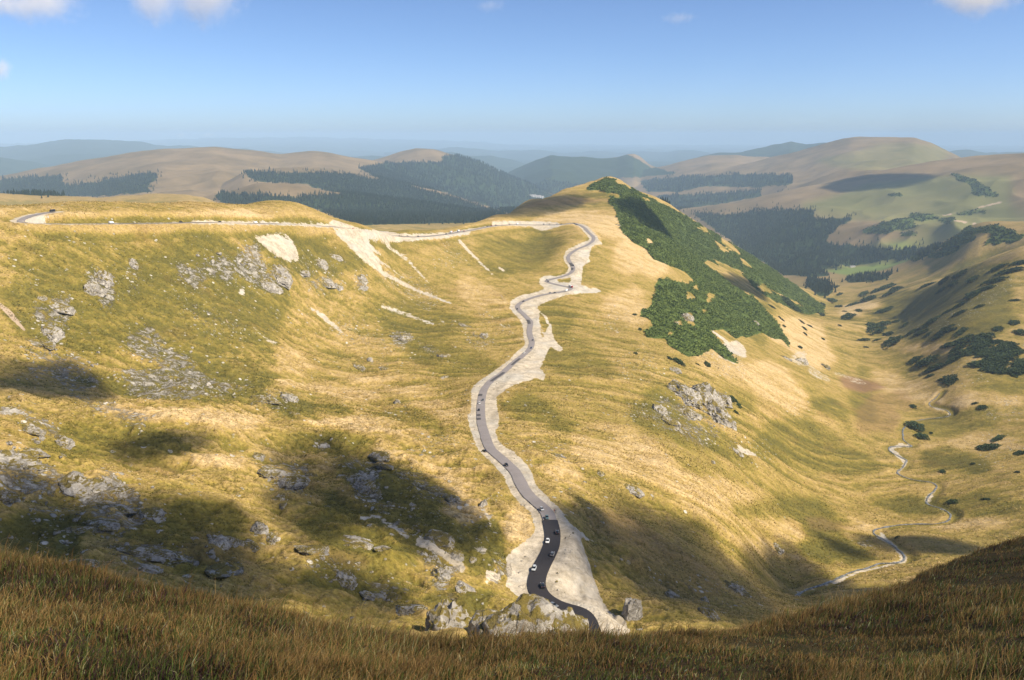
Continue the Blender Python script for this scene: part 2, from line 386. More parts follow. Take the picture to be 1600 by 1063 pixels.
def bed(line, flat, fade, sink=0.35):
    """press a level bed into the ground; returns distance of every near vertex"""
    D = np.full((NR, NA), 1e9, np.float32); ZR = np.zeros((NR, NA), np.float32)
    c, w = col_row(np.arctan2(line[:, 0], line[:, 1]), np.hypot(line[:, 0], line[:, 1]))
    reach = fade + 4
    for i in range(0, len(line), 12):
        seg = line[i:i + 13]; cc = c[i:i + 13]; ww = w[i:i + 13]; r = np.hypot(seg[:, 0], seg[:, 1])
        pc = int(reach / (r.min() * (AZ[700] - AZ[699]))) + 2
        dl = math.log(1 + reach / r.min()); l0 = math.log(r.min()) - dl * 1.15; l1 = math.log(r.max()) + dl
        j0, j1 = np.searchsorted(LR, l0), np.searchsorted(LR, l1); i0, i1 = max(0, int(cc.min()) - pc), min(NA, int(cc.max()) + pc + 2)
        if j1 <= j0 or i1 <= i0: continue
        sx = GX[j0:j1, i0:i1, None] - seg[:, 0]; sy = GY[j0:j1, i0:i1, None] - seg[:, 1]
        d2 = sx * sx + sy * sy; k = d2.argmin(-1); d = np.sqrt(d2.min(-1))
        m = d < D[j0:j1, i0:i1]
        D[j0:j1, i0:i1][m] = d[m]; ZR[j0:j1, i0:i1][m] = seg[k][..., 2][m]
    wgt = 1 - sstep(D, flat, fade); m = wgt > 0
    Z[m] = (Z[m] * (1 - wgt[m]) + (ZR[m] - sink) * wgt[m])
    return D
d_ridge = bed(ridge_line, 6.5, 20)
d_road = bed(road_line, 6.0, 17)

def ribbon(name, line, half, lift, mat, wob=0.0, seed=0):
    t = np.gradient(line[:, :2], axis=0); t /= np.linalg.norm(t, axis=1)[:, None] + 1e-9
    nrm = np.c_[t[:, 1], -t[:, 0]]; s = np.arange(len(line)) * 1.0
    offs = np.array([-1, -0.5, 0, 0.5, 1.0]); V = []
    for o in offs:
        e = half * o + (wob * fbm(s * 0.13 + 50 * o, s * 0, 1.0, 3, seed) * abs(o) if wob else 0)
        z = line[:, 2] + lift + 0.09 * (1 - abs(o))
        V.append(np.c_[line[:, 0] + nrm[:, 0] * e, line[:, 1] + nrm[:, 1] * e, z])
    V = np.stack(V, 1).reshape(-1, 3); n = len(line)
    i = np.arange(n - 1)[:, None] * 5 + np.arange(4)[None]
    F = np.stack([i, i + 5, i + 6, i + 1], -1).reshape(-1, 4)
    return link_mesh(name, np_mesh(name, V, [F]), mat=mat)

# ------------------------------------------------------------------ ground cover, drawn as areas on the ground
def rast(pts, rmin=150, rmax=2700.0, step=10.0):
    fine = []
    for (a, b) in zip(pts, pts[1:] + pts[:1]):
        n = max(1, int(math.hypot(b[0] - a[0], b[1] - a[1]) / step))
        fine += [(a[0] + (b[0] - a[0]) * k / n, a[1] + (b[1] - a[1]) * k / n) for k in range(n)]
    W = np.array([tuple(hit(u, v, rmin, rmax)) for u, v in fine])
    c, w = col_row(np.arctan2(W[:, 0], W[:, 1]), np.hypot(W[:, 0], W[:, 1]))
    return raster_idx(c, w)
def raster_idx(c, w):
    i0, i1 = max(0, int(c.min())), min(NA, int(c.max()) + 2); j0, j1 = max(0, int(w.min())), min(NR, int(w.max()) + 2)
    ii = np.arange(i0, i1)[None]; jj = np.arange(j0, j1)[:, None]
    ins = np.zeros((j1 - j0, i1 - i0), bool)
    for k in range(len(c)):
        x0, y0, x1, y1 = c[k - 1], w[k - 1], c[k], w[k]
        if y0 == y1: continue
        sel = slice(max(j0, int(math.ceil(min(y0, y1)))) - j0, max(0, min(j1, int(math.ceil(max(y0, y1)))) - j0))
        y = jj[sel]
        if len(y) == 0: continue
        ins[sel] ^= ii < x0 + (y - y0) / (y1 - y0) * (x1 - x0)
    return (slice(j0, j1), slice(i0, i1)), ins
def paint(G, val, pts, **kw):
    sl_, ins = rast(pts, **kw); G[sl_] = np.where(ins, np.maximum(G[sl_], val) if val > 0 else np.minimum(G[sl_], max(0, -val - 1)), G[sl_])
def stroke_pts(pts, wpx):
    P = np.array(pts, float); t = np.gradient(P, axis=0); t /= np.linalg.norm(t, axis=1)[:, None] + 1e-9
    wv = np.interp(np.linspace(0, 1, len(P)), np.linspace(0, 1, len(wpx)), wpx) / 2 if hasattr(wpx, '__len__') else np.full(len(P), wpx / 2)
    nrm = np.c_[-t[:, 1], t[:, 0]] * wv[:, None]
    return [tuple(p) for p in P + nrm] + [tuple(p) for p in (P - nrm)[::-1]]
def stroke(G, val, wpx, pts, **kw): paint(G, val, stroke_pts(pts, wpx), step=6, **kw)
def blob_pts(u, v, w, h, ang=0, n=14):
    a = R(ang); out = []
    for k in range(n):
        q = 2 * math.pi * k / n; rr = 1 + 0.18 * math.sin(3 * q + u) + 0.12 * math.sin(5 * q + v)
        x = w / 2 * rr * math.cos(q); y = h / 2 * rr * math.sin(q)
        out.append((u + x * math.cos(a) - y * math.sin(a), v + x * math.sin(a) + y * math.cos(a)))
    return out
def blob(G, val, u, v, w, h, ang=0, **kw): paint(G, val, blob_pts(u, v, w, h, ang), step=5, **kw)
def soft(G, n=2):
    for _ in range(n):
        G = (G + np.roll(G, 1, 0) + np.roll(G, -1, 0)) / 3; G = (G + np.roll(G, 1, 1) + np.roll(G, -1, 1)) / 3
    return G
def new(): return np.zeros((NR, NA), np.float32)

gravel, scree, stony, green, gold, pine, forest, rust, dirt = (new() for _ in range(9))

# crushed stone along the new road
RIGHT_EDGE = [(912,348),(925,360),(934,371),(938,381),(923,388),(920,405),(924,409),(911,415),(909,432),(908,446),(915,447),(926,452),(932,459),(905,459),(880,462),(868,467),(852,473),(841,477),(840,484),(847,489),(857,500),(863,511),(862,521),(870,535),(880,545),(875,550),
  (868,545),(861,541),(855,550),(851,560),(844,575),(853,588),(849,595),(836,590),(826,595),(815,597),(800,603),(786,612),(776,621),(777,640),(780,655),(778,668),(770,674),(777,690),(790,699),(808,710),(822,725),(832,740),(836,757),(850,772),(868,790),(884,808),(890,818),(906,830),(919,836),(906,839),(913,860),(922,880),(928,905),(937,930),(950,955),(974,965),(985,985),(975,1012),(930,1008)]
LEFT_EDGE = [(880,985),(850,962),(836,934),(820,929),(806,930),(790,915),(793,900),(790,872),(800,860),(820,847),(838,830),(838,810),(834,797),(825,785),(810,765),(795,745),(782,728),(768,712),(755,703),(745,698),(741,688),(733,665),(730,648),(736,645),(736,612),(738,605),(750,595),(765,585),(778,575),(795,563),(807,550),(816,543),(826,536),(819,520),(815,505),(808,495),(796,482),(798,470),(810,463),(835,457),(850,453),(850,449),(843,444),(843,436),(850,431),(870,431),(888,429),(892,420),(886,408),(881,400),(886,390),(900,384),(922,374),(912,362),(905,353)]
paint(gravel, 1, RIGHT_EDGE + LEFT_EDGE)
paint(gravel, -1, [(843,487),(851,496),(857,507),(852,521),(848,530),(843,515),(842,500)])
paint(gravel, -1, [(869,437),(893,434),(890,442),(872,441)])
stroke(gravel, 1, [2, 5], [(835,492),(860,540),(873,546)]); stroke(gravel, 1, 3, [(838,545),(850,562)]); stroke(gravel, .8, [2, .5], [(836,600),(862,612)])
stroke(gravel, .8, 3, [(780,505),(800,520),(818,532)]); stroke(gravel, .7, 2, [(783,490),(800,497),(812,506)])
stroke(gravel, .9, [5, 1], [(905,838),(940,850)]); stroke(gravel, .8, [3, 1], [(920,872),(962,886)])
blob(gravel, 1, 930, 454, 18, 8); stroke(gravel, 1, 4, [(935,378),(941,382)])
# ridge road, yard and the scree below the saddle
paint(gravel, .9, [(768,346),(800,345),(850,346),(872,348),(882,352),(862,358),(847,361),(826,355),(790,353),(770,354)], rmax=1700)
paint(gravel, .9, [(300,344),(400,346),(515,350),(530,346),(560,357),(640,366),(700,363),(740,356),(735,366),(690,373),(640,378),(600,378),(570,372),(515,356),(450,353),(400,352),(300,350)], rmin=600, rmax=1400)
paint(scree, 1, [(515,354),(545,360),(600,370),(618,379),(590,377),(572,374),(590,392),(600,402),(580,392),(600,418),(570,405),(545,385)])
stroke(scree, .85, [10, 8, 3], [(528,362),(560,395),(600,428),(650,453),(706,475)]); stroke(scree, .8, [5, 1], [(560,380),(610,420),(660,452)])
stroke(scree, .8, [6, 4, 1], [(600,380),(640,410),(668,440),(677,449)]); stroke(scree, .6, [3, 1], [(625,392),(655,415)])
stroke(scree, .85, [6, 3], [(716,374),(732,392),(752,412),(771,430)]); stroke(scree, .7, 2.2, [(708,378),(726,405),(748,428)]); stroke(scree, .8, 4, [(778,418),(789,424)]); stroke(scree, .6, 1.6, [(845,360),(862,374)])
paint(scree, .8, [(394,370),(425,364),(440,362),(458,375),(465,392),(468,408),(446,408),(425,396)])
stroke(scree, .7, [4, 9, 5], [(483,478),(505,495),(538,522)]); stroke(scree, .65, [9, 5], [(595,478),(625,488),(680,508)]); stroke(scree, .6, [4, 8], [(395,510),(412,528),(432,538)])
stroke(scree, .5, 4, [(545,472),(575,488)]); blob(scree, .6, 377, 456, 12, 16); stroke(scree, .6, [3, 1], [(400,455),(420,478)])
stroke(dirt, .8, [4, 10, 4], [(-10,468),(15,490),(40,518)]); stroke(dirt, .4, 6, [(60,480),(72,500)])
stroke(scree, .5, 2, [(590,580),(600,600),(640,612)]); stroke(scree, .6, 2.4, [(585,637),(600,643),(628,650)]); stroke(scree, .5, 2, [(612,617),(625,630),(634,648)])
blob(scree, .7, 580, 562, 8, 14, -30); blob(scree, .6, 693, 590, 12, 8)
# thin trails of stone down the steep wall
_q = random.Random(5)
for _ in range(95):
    u = _q.choice((_q.uniform(20, 330), _q.uniform(280, 800), _q.uniform(280, 700))); v = _q.uniform(375, 500) if u > 280 else _q.uniform(430, 560)
    an = R(_q.uniform(28, 52)); L = _q.uniform(12, 60); pts = [(u + L * k / 4 * math.cos(an) + _q.uniform(-1.5, 1.5), v + L * k / 4 * math.sin(an) + _q.uniform(-1.5, 1.5)) for k in range(5)]
    stroke(_q.choice((scree, scree, stony, dirt)), _q.uniform(.32, .62), [1, _q.uniform(2, 5.5), 1], pts)
# gullies of broken stone lower down
stroke(scree, .7, [6, 12, 7], [(560,810),(590,808),(620,825),(640,842)]); stroke(scree, .75, [14, 22, 10], [(650,845),(690,862),(715,880),(725,893)])
stroke(scree, .6, [8, 3], [(755,790),(765,815),(770,830)]); blob(scree, .7, 770, 900, 25, 30, 50); blob(scree, .5, 752, 858, 25, 18)
blob(scree, .75, 400, 622, 1, 1)
blob(scree, .8, 1150, 545, 40, 22, 25); stroke(scree, .7, [3, 8], [(1110,515),(1130,530),(1150,548)]); stroke(scree, .6, 4, [(1120,555),(1150,570)]); blob(scree, .7, 1165, 705, 38, 10, 25); stroke(scree, .5, 3, [(1085,668),(1125,700)])
stroke(scree, .6, [2, 5], [(943,505),(968,521)]); blob(scree, .5, 990, 765, 45, 12, 30); stroke(scree, .5, 3, [(925,735),(945,752)]); blob(scree, .45, 870, 712, 30, 8, 25)
blob(scree, .5, 1278, 585, 45, 14, 30); blob(scree, .45, 1330, 592, 60, 10, 20)
blob(scree, .55, 1250, 560, 30, 25, 20); stroke(scree, .5, 3, [(1150,820),(1190,840),(1230,858)])
# where loose stones lie thick
for (u, v, w, h, a, k) in [(240,545,110,50,35,.75),(290,575,80,35,30,.8),(160,450,45,70,-25,.9),(85,490,70,60,-20,.8),(60,540,60,50,0,.6),(210,440,30,45,0,.6),(30,440,60,20,0,.5),(300,430,60,40,30,.8),(345,420,60,40,30,.9),(390,410,60,60,20,.9),(330,500,140,40,30,.5),
   (420,440,60,40,0,.8),(500,430,80,60,20,.6),(565,440,25,40,0,.7),(640,450,120,40,28,.6),(560,520,110,40,25,.45),(625,530,36,30,0,.8),(670,545,40,14,20,.7),(750,530,50,30,20,.6),(725,510,40,16,20,.5),(700,400,40,50,40,.5),(770,500,60,24,30,.45),
   (260,600,180,50,5,.75),(100,580,120,60,15,.7),(330,610,140,26,-5,.6),(180,645,140,30,20,.7),(60,660,90,30,35,.7),(40,740,120,70,20,.8),(170,770,110,60,10,.8),(190,810,120,60,-10,.8),(80,800,80,50,10,.5),(100,850,90,40,0,.35),(240,870,130,40,5,.7),
   (420,625,70,30,0,.6),(450,745,80,50,10,.7),(570,730,70,30,10,.7),(570,760,60,50,30,.8),(680,770,90,34,25,.7),(640,745,60,24,20,.55),(600,790,40,30,0,.6),(640,820,50,40,0,.6),(520,890,90,50,10,.6),(600,920,70,40,15,.7),(690,890,60,70,40,.7),(740,830,60,60,0,.4),
   (655,700,40,30,0,.5),(500,700,40,24,0,.5),(400,715,40,20,0,.5),(690,690,60,30,20,.5),(760,800,30,50,20,.5),(780,890,40,60,0,.6),(860,700,80,20,20,.4),(1000,640,60,30,20,.5),(1000,570,80,60,20,.4),(1080,650,120,90,20,.7),(1180,700,80,30,20,.5),(1130,560,90,50,25,.6),
   (1060,480,60,60,0,.4),(960,500,60,40,0,.3),(1250,640,60,30,0,.3),(1570,640,60,40,-10,.6),(1560,700,70,60,0,.45),(1540,560,120,80,-20,.3),(1480,500,180,30,-20,.35),(1560,450,120,30,-25,.4),(1350,850,40,14,10,.6),(1080,920,120,50,10,.5),(1150,930,90,40,0,.5),(980,880,120,24,20,.35),(900,880,40,50,0,.3),(1500,430,100,16,-25,.4)]:
    blob(stony, k, u, v, w, h, a)
# lush and dry grass
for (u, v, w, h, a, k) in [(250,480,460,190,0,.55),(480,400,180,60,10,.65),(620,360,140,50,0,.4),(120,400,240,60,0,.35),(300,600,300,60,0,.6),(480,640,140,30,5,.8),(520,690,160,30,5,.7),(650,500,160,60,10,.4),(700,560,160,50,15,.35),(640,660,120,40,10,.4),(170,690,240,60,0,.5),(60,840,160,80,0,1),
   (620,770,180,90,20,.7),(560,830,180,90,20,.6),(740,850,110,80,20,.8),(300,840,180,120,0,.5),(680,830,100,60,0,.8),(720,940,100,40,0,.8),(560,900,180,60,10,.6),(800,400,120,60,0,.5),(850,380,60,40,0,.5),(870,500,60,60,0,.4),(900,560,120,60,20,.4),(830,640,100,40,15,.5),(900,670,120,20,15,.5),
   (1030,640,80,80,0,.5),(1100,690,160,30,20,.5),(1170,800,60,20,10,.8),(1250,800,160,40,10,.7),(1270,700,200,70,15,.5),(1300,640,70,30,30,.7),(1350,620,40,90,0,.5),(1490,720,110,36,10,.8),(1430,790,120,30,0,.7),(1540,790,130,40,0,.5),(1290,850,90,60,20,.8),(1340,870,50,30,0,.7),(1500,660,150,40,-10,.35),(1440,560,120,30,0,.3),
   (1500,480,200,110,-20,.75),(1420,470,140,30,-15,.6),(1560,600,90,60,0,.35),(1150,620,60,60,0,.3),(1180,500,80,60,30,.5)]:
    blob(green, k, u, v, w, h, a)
paint(green, 1, [(1280,422),(1310,417),(1335,417),(1380,408),(1430,402),(1420,408),(1400,414),(1390,420),(1330,432),(1310,428)], rmin=2500, rmax=5000)
paint(green, .9, [(1340,385),(1400,378),(1460,372),(1500,368),(1530,360),(1500,362),(1460,385),(1420,392),(1350,388)], rmin=2600, rmax=7000)
for (u, v, w, h, a, k) in [(1000,400,90,70,20,.9),(940,350,140,40,10,.9),(980,480,80,60,20,.7),(880,340,90,20,0,.8),(1250,530,130,60,30,1),(1200,600,150,60,25,.8),(1000,720,260,70,25,.7),(1150,790,260,60,20,.6),(1300,660,50,60,40,.5),(1380,590,60,30,0,.8),(1340,480,70,30,0,.9),(1450,545,100,24,0,.8),(1540,625,120,24,0,.9),(1540,690,120,30,5,.7),(1520,820,130,20,0,.7),(1420,610,110,30,15,.7),
   (880,740,70,40,20,.6),(650,730,180,40,20,.6),(720,790,90,60,40,.7),(810,820,50,60,0,.9),(560,660,200,30,8,.8),(300,650,260,24,5,1),(330,720,120,24,0,.9),(520,610,180,20,10,.8),(420,560,160,40,10,.5),(600,600,160,24,10,.6),(560,540,120,30,10,.4),(750,460,90,40,20,.7),(780,390,60,50,0,.3),(60,336,200,10,0,.5),(350,335,160,16,0,.7),(1480,700,80,24,0,.6),(1200,860,160,24,20,.5),(1340,820,90,20,10,.8),(1110,560,90,40,25,.6),(700,640,130,30,12,.6)]:
    blob(gold, k, u, v, w, h, a)
# boggy red patch, bare cuts
paint(rust, .9, [(1311,590),(1325,587),(1372,598),(1385,606),(1350,615),(1318,606)]); blob(rust, .45, 1370, 650, 70, 60, 0); blob(rust, .35, 1400, 625, 60, 30, 10); blob(rust, .4, 250, 735, 70, 14, 0); blob(rust, .4, 260, 740, 40, 6, 0); blob(rust, .35, 340, 860, 120, 50, 10); blob(rust, .35, 520, 870, 140, 24, 10); blob(rust, .5, 880, 316, 130, 12, -4)
blob(rust, .4, 1000, 840, 200, 40, 25); blob(rust, .3, 1060, 900, 160, 60, 20); blob(rust, .4, 1290, 820, 70, 20, 10)
# cover on the slopes farther off
PINE_AREAS = [
 [(945,279),(960,281),(980,293),(1000,305),(1020,315),(1050,331),(1100,361),(1150,389),(1200,421),(1250,458),(1290,490),(1270,485),(1240,470),(1210,455),(1190,445),(1175,440),(1160,425),(1130,412),(1110,402),(1090,392),(1060,372),(1030,358),(1005,352),(985,348),(965,325),(950,318),(955,305),(940,298),(915,297),(925,288)],
 [(972,362),(985,358),(1005,357),(1030,360),(1060,375),(1100,400),(1115,410),(1118,425),(1150,445),(1175,462),(1200,490),(1215,505),(1230,530),(1235,545),(1222,530),(1205,528),(1190,520),(1165,528),(1150,518),(1140,510),(1110,490),(1090,470),(1060,452),(1085,440),(1070,425),(1045,415),(1020,405),(1010,390),(990,380)],
 [(958,318),(975,335),(1000,350),(1060,370),(1110,400),(1125,418),(1118,428),(1100,408),(1060,384),(1000,366),(972,364)],
 [(1160,428),(1200,452),(1250,478),(1285,488),(1262,492),(1215,474),(1180,452)],
 [(1032,435),(1060,440),(1085,447),(1110,470),(1140,500),(1160,525),(1150,530),(1130,515),(1110,517),(1125,535),(1155,570),(1130,560),(1112,545),(1095,555),(1075,558),(1045,540),(1040,530),(1010,528),(1008,520),(1020,510),(1015,498),(1000,495),(1002,485),(1015,484),(1020,478),(1018,470),(1026,460),(1024,445)],
]
for p in PINE_AREAS: paint(pine, 1, p, rmin=700, rmax=2750)
stroke(pine, 1, 13, [(985,300),(1000,309),(1050,333),(1100,363),(1150,391),(1200,423),(1250,459),(1285,487)], rmin=1500, rmax=2750)
for (u, v, w, h, a) in [(1078,500,14,26,-20),(1062,505,10,9,0),(1102,487,12,7,0),(1047,522,8,8,0),(1087,450,10,10,0),(1078,463,16,12,40),(1110,465,14,16,40),(1015,378,12,8,40),(1140,385,40,10,40),(1100,360,20,8,30),(1195,452,26,12,30),(1120,420,50,10,30),(1150,445,60,9,35),(1085,335,10,5,0),(1045,320,14,5,30),(1010,312,14,5,30),(1000,296,26,6,30),(970,287,22,5,20),(960,305,20,5,20),(1128,387,30,7,40),(1165,412,26,6,40)]:
    blob(pine, -1, u, v, w, h, a, rmin=700, rmax=2750)
for p in [
 [(0,280),(50,277),(100,276),(92,288),(110,291),(160,282),(230,272),(248,271),(238,285),(228,296),(235,301),(150,307),(60,306),(0,302)],
 [(375,270),(400,268),(440,271),(500,270),(545,273),(590,281),(620,287),(640,291),(720,312),(790,337),(800,347),(560,352),(520,338),(500,327),(400,327),(350,320),(335,306),(345,302),(430,307),(500,306),(540,303),(505,297),(480,289),(440,285),(400,284)],
 [(560,263),(600,256),(640,254),(692,254),(690,243),(720,243),(752,253),(780,269),(810,282),(850,300),(880,310),(800,335),(760,322),(700,302),(650,291),(600,283)],
 [(700,290),(760,280),(830,252),(862,242),(980,242),(1015,259),(1060,272),(950,280),(880,305),(850,300)],
 [(1000,282),(1060,277),(1150,273),(1240,274),(1238,288),(1180,293),(1100,291),(1060,300),(1010,300)],
 [(1025,305),(1120,303),(1190,297),(1185,308),(1120,320),(1060,327),(1035,320)],
 [(1080,332),(1130,336),(1200,328),(1270,328),(1275,345),(1335,338),(1320,350),(1296,366),(1290,378),(1320,383),(1400,391),(1475,384),(1450,400),(1400,406),(1335,418),(1280,423),(1300,431),(1262,432),(1225,430),(1160,390)],
 [(1262,432),(1290,440),(1304,452),(1296,462),(1278,462),(1262,448)],[(1320,436),(1350,430),(1385,429),(1400,424),(1380,438),(1350,441),(1325,442)]]:
    paint(forest, 1, p, rmin=2500, rmax=16000)
for (u, v, w, h, a) in [(1400,352,70,18,-5),(1370,360,50,14,0),(1440,340,50,14,0),(1420,366,30,8,0),(1530,295,40,22,30),(1505,280,40,10,20),(1550,305,30,8,0),(1400,305,26,6,0),(1480,345,26,10,0),(1520,332,50,8,-5),(1500,375,60,18,-20),(1545,360,80,14,0),(1480,392,60,14,-25),(1570,372,60,20,-10),(1440,400,40,10,-20)]:
    blob(pine, .8, u, v, w, h, a, rmin=2600, rmax=9000)
stroke(dirt, .9, 2.6, [(1580,312),(1540,322),(1505,330),(1472,338),(1490,345),(1520,348),(1540,352)], rmin=3200, rmax=9000)
stroke(dirt, .7, 1.4, [(1415,380),(1440,374),(1475,369),(1505,364)], rmin=2600, rmax=9000); stroke(dirt, .6, 1.4, [(1360,320),(1380,316),(1400,313)], rmin=3200, rmax=9000)
stroke(dirt, .5, 2, [(872,347),(877,335),(884,325)], rmin=1300, rmax=2300)
stroke(dirt, .4, 1.4, [(930,608),(960,605),(1000,605)]); stroke(dirt, .4, 1.3, [(30,362),(80,380),(100,425)]); stroke(dirt, .35, 1.3, [(140,520),(170,508),(240,490)])
stroke(gravel, 1, [2, 6, 6, 6, 5, 2], [(1428,697),(1405,695),(1390,700),(1405,712),(1415,722),(1405,738)]); stroke(gravel, .8, [3, 5, 4], [(1375,830),(1395,850),(1412,874)]); stroke(gravel, .8, [3, 4, 3], [(1400,878),(1340,892),(1290,912)]); stroke(gravel, .7, 4, [(1484,812),(1470,793),(1450,786),(1462,765)]); stroke(gravel, .7, 4, [(1450,632),(1465,640),(1487,648)])
blob(green, .45, 1450, 320, 330, 90, 0, rmin=3200, rmax=8000); blob(green, .3, 1400, 250, 200, 50, 0, rmin=6500, rmax=12000)
paint(forest, -1, [(1276,424),(1310,416),(1335,416),(1380,407),(1440,400),(1425,410),(1395,420),(1330,433),(1300,430)], rmin=2500, rmax=5500)
# the stream bed
STREAM_PX = [(1240,930),(1258,922),(1290,910),(1330,893),(1375,880),(1412,876),(1416,868),(1395,850),(1378,840),(1365,833),(1364,827),(1385,822),(1420,818),(1460,818),(1480,814),(1487,805),(1482,798),(1465,791),(1448,788),(1448,778),(1458,768),(1466,758),(1455,752),(1440,751),(1425,749),(1408,742),(1400,738),(1412,728),(1418,718),(1405,712),(1392,706),(1387,700),(1395,696),(1415,697),(1428,697),(1420,693),(1412,688),(1410,672),(1420,660),(1440,655),(1470,652),(1487,648),(1480,640),(1455,635),(1450,630),(1462,622),(1470,612)]
stream_line = px_path(STREAM_PX, rmin=350, rmax=2000, step=2.0, s=2.2, zs=3)
sd = bed(stream_line, 2.0, 11, 1.1)
gravel = np.maximum(gravel, (1 - sstep(sd, .8, 4.5)) * np.clip(.42 + .8 * fbm(GX, GY, 60, 3, 71), 0, 1))
# convex ground dries out, hollows stay green
def relief(n):
    q = Z / RR[:, None] ** .5; b_ = q
    for _ in range(n): b_ = soft(b_, 1)
    return (q - b_) * RR[:, None] ** .5
curve = np.clip(relief(6) / .35, -1, 1) * .5 + np.clip(relief(40) / 1.6, -1, 1) * .6
curve *= near
gravel = np.maximum(gravel, 1.0 * (1 - sstep(d_road, 6.0, 8.5)))
gravel = np.maximum(gravel, 0.85 * (1 - sstep(d_ridge, 6.5, 9.5)))
gravel = np.maximum(soft(gravel, 3), soft(scree, 2) * .96); pine, dirt = soft(pine, 1), soft(dirt, 1)
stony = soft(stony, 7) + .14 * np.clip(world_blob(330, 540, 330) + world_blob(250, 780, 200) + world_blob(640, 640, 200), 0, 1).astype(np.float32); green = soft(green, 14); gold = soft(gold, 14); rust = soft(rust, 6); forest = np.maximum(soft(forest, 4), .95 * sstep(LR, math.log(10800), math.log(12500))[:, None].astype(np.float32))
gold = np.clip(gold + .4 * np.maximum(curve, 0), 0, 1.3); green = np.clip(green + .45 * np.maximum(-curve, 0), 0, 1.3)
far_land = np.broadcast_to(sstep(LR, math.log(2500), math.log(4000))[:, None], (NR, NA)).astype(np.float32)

# ------------------------------------------------------------------ ground material
def ground_material():
    g = NT('alpine_ground'); p = g.pos()
    m1 = g.attr('cover_a'); m2 = g.attr('cover_b')
    s1 = g.sep(m1.outputs['Color']); s2 = g.sep(m2.outputs['Color'])
    a_grav, a_stony, a_green, a_gold = s1[0], s1[1], s1[2], m1.outputs['Alpha']
    a_pine, a_forest, a_rust, a_dirt = s2[0], s2[1], s2[2], m2.outputs['Alpha']
    a_far = g.attr('far_land').outputs['Fac']
    n_big = g.noise(p, 1 / 130, 5, .6); n_mid = g.noise(p, 1 / 22, 6, .62); n_fine = g.noise(p, 1 / 3.2, 5, .65)
    flow = g.mapping(p, scale=(0.03, 0.14, 0.05), rot=(0, 0, R(-13)))
    n_flow = g.noise(flow, 1.0, 6, .62, 0.4)
    # dryness: 0 lush olive .. 1 straw
    f = g.math('ADD', 0.54, g.math('MULTIPLY', g.math('SUBTRACT', a_gold, g.math('MULTIPLY', a_green, 1.5)), 0.44))
    f = g.math('ADD', f, g.math('MULTIPLY', g.math('SUBTRACT', n_big, .5), 0.45))
    f = g.math('ADD', f, g.math('MULTIPLY', g.math('SUBTRACT', n_flow, .5), 0.3))
    f = g.math('ADD', f, g.math('MULTIPLY', g.math('SUBTRACT', n_mid, .5), .6))
    f = g.math('ADD', f, g.math('MULTIPLY', g.math('SUBTRACT', n_fine, .5), 0.85), clamp=True)
    r = g.n('ShaderNodeValToRGB'); g.put(r.inputs[0], f); e = r.color_ramp.elements
    e[0].position = 0.0; e[0].color = (0.115, 0.10, 0.023, 1)
    e[1].position = 1.0; e[1].color = (0.50, 0.365, 0.185, 1)
    for pos_, c in ((.28, (0.178, 0.142, 0.029)), (.5, (0.275, 0.202, 0.053)), (.75, (0.385, 0.268, 0.100))):
        x = e.new(pos_); x.color = (*c, 1)
    c = r.outputs[0]
    c = g.mix(g.math('MULTIPLY', g.step(n_fine, .5, .75), .55), c, (0.105, 0.085, 0.022))     # dark tussocks
    c = g.mix(g.math('MULTIPLY', g.step(g.noise(p, 1 / 45, 4, .6), .55, .75), .3), c, (0.22, 0.13, 0.045))
    gr = g.math('ADD', g.math('MULTIPLY', g.step(g.noise(p, 1 / 1.3, 6, .78), .28, .72), .75), g.math('MULTIPLY', g.step(g.noise(p, 1 / 4, 8, .82), .34, .66), .42))
    gr = g.math('ADD', .44, gr); cmb = g.n('ShaderNodeCombineColor')
    for i in range(3): g.put(cmb.inputs[i], gr)
    c = g.mix(1.0, c, cmb.outputs[0], 'MULTIPLY')                                          # tussock grain
    c = g.mix(g.math('MULTIPLY', a_rust, .85), c, g.mix(n_mid, (0.16, 0.085, 0.045), (0.26, 0.15, 0.085)))
    # distant pastures are paler and browner
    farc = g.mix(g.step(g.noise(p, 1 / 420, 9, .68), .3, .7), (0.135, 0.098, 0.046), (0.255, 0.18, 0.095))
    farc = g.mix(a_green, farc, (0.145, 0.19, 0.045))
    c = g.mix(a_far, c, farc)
    # stones among the grass
    v1 = g.voro(p, 1 / 3.4); v2 = g.voro(p, 1 / 1.5)
    thr = g.math('MULTIPLY', a_stony, g.math('ADD', 0.05, g.math('MULTIPLY', g.step(g.noise(p, 1 / 14, 6, .7), .35, .75), 0.75)))
    st1 = g.step(g.math('SUBTRACT', g.math('ADD', thr, 0.02), g.math('MULTIPLY', g.sep(v1.outputs['Color'])[0], 1.15)), 0.0, 0.06)
    st1 = g.math('MULTIPLY', st1, g.step(v1.outputs['Distance'], 0.42, 0.30))
    st2 = g.step(g.math('SUBTRACT', thr, g.math('MULTIPLY', g.sep(v2.outputs['Color'])[1], 1.2)), 0.0, 0.06)
    st2 = g.math('MULTIPLY', st2, g.step(v2.outputs['Distance'], 0.45, 0.3))
    stone = g.math('MAXIMUM', st1, g.math('MULTIPLY', st2, .8))
    stone = g.math('MULTIPLY', stone, g.math('SUBTRACT', 1.0, a_far))
    rockn = g.noise(p, 1 / 5.0, 8, .7)
    rockc = g.mix(g.step(rockn, .3, .7), (0.20, 0.18, 0.15), (0.50, 0.46, 0.40))
    # bare rock ribs where stones lie thickest
    rib = g.step(g.math('ADD', g.math('MULTIPLY', a_stony, .74), g.math('MULTIPLY', g.math('SUBTRACT', g.noise(p, 1 / 8, 10, .86, .5), .5), 3.0)), .66, .78)
    rib = g.math('MULTIPLY', rib, .85)
    c = g.mix(rib, c, rockc)
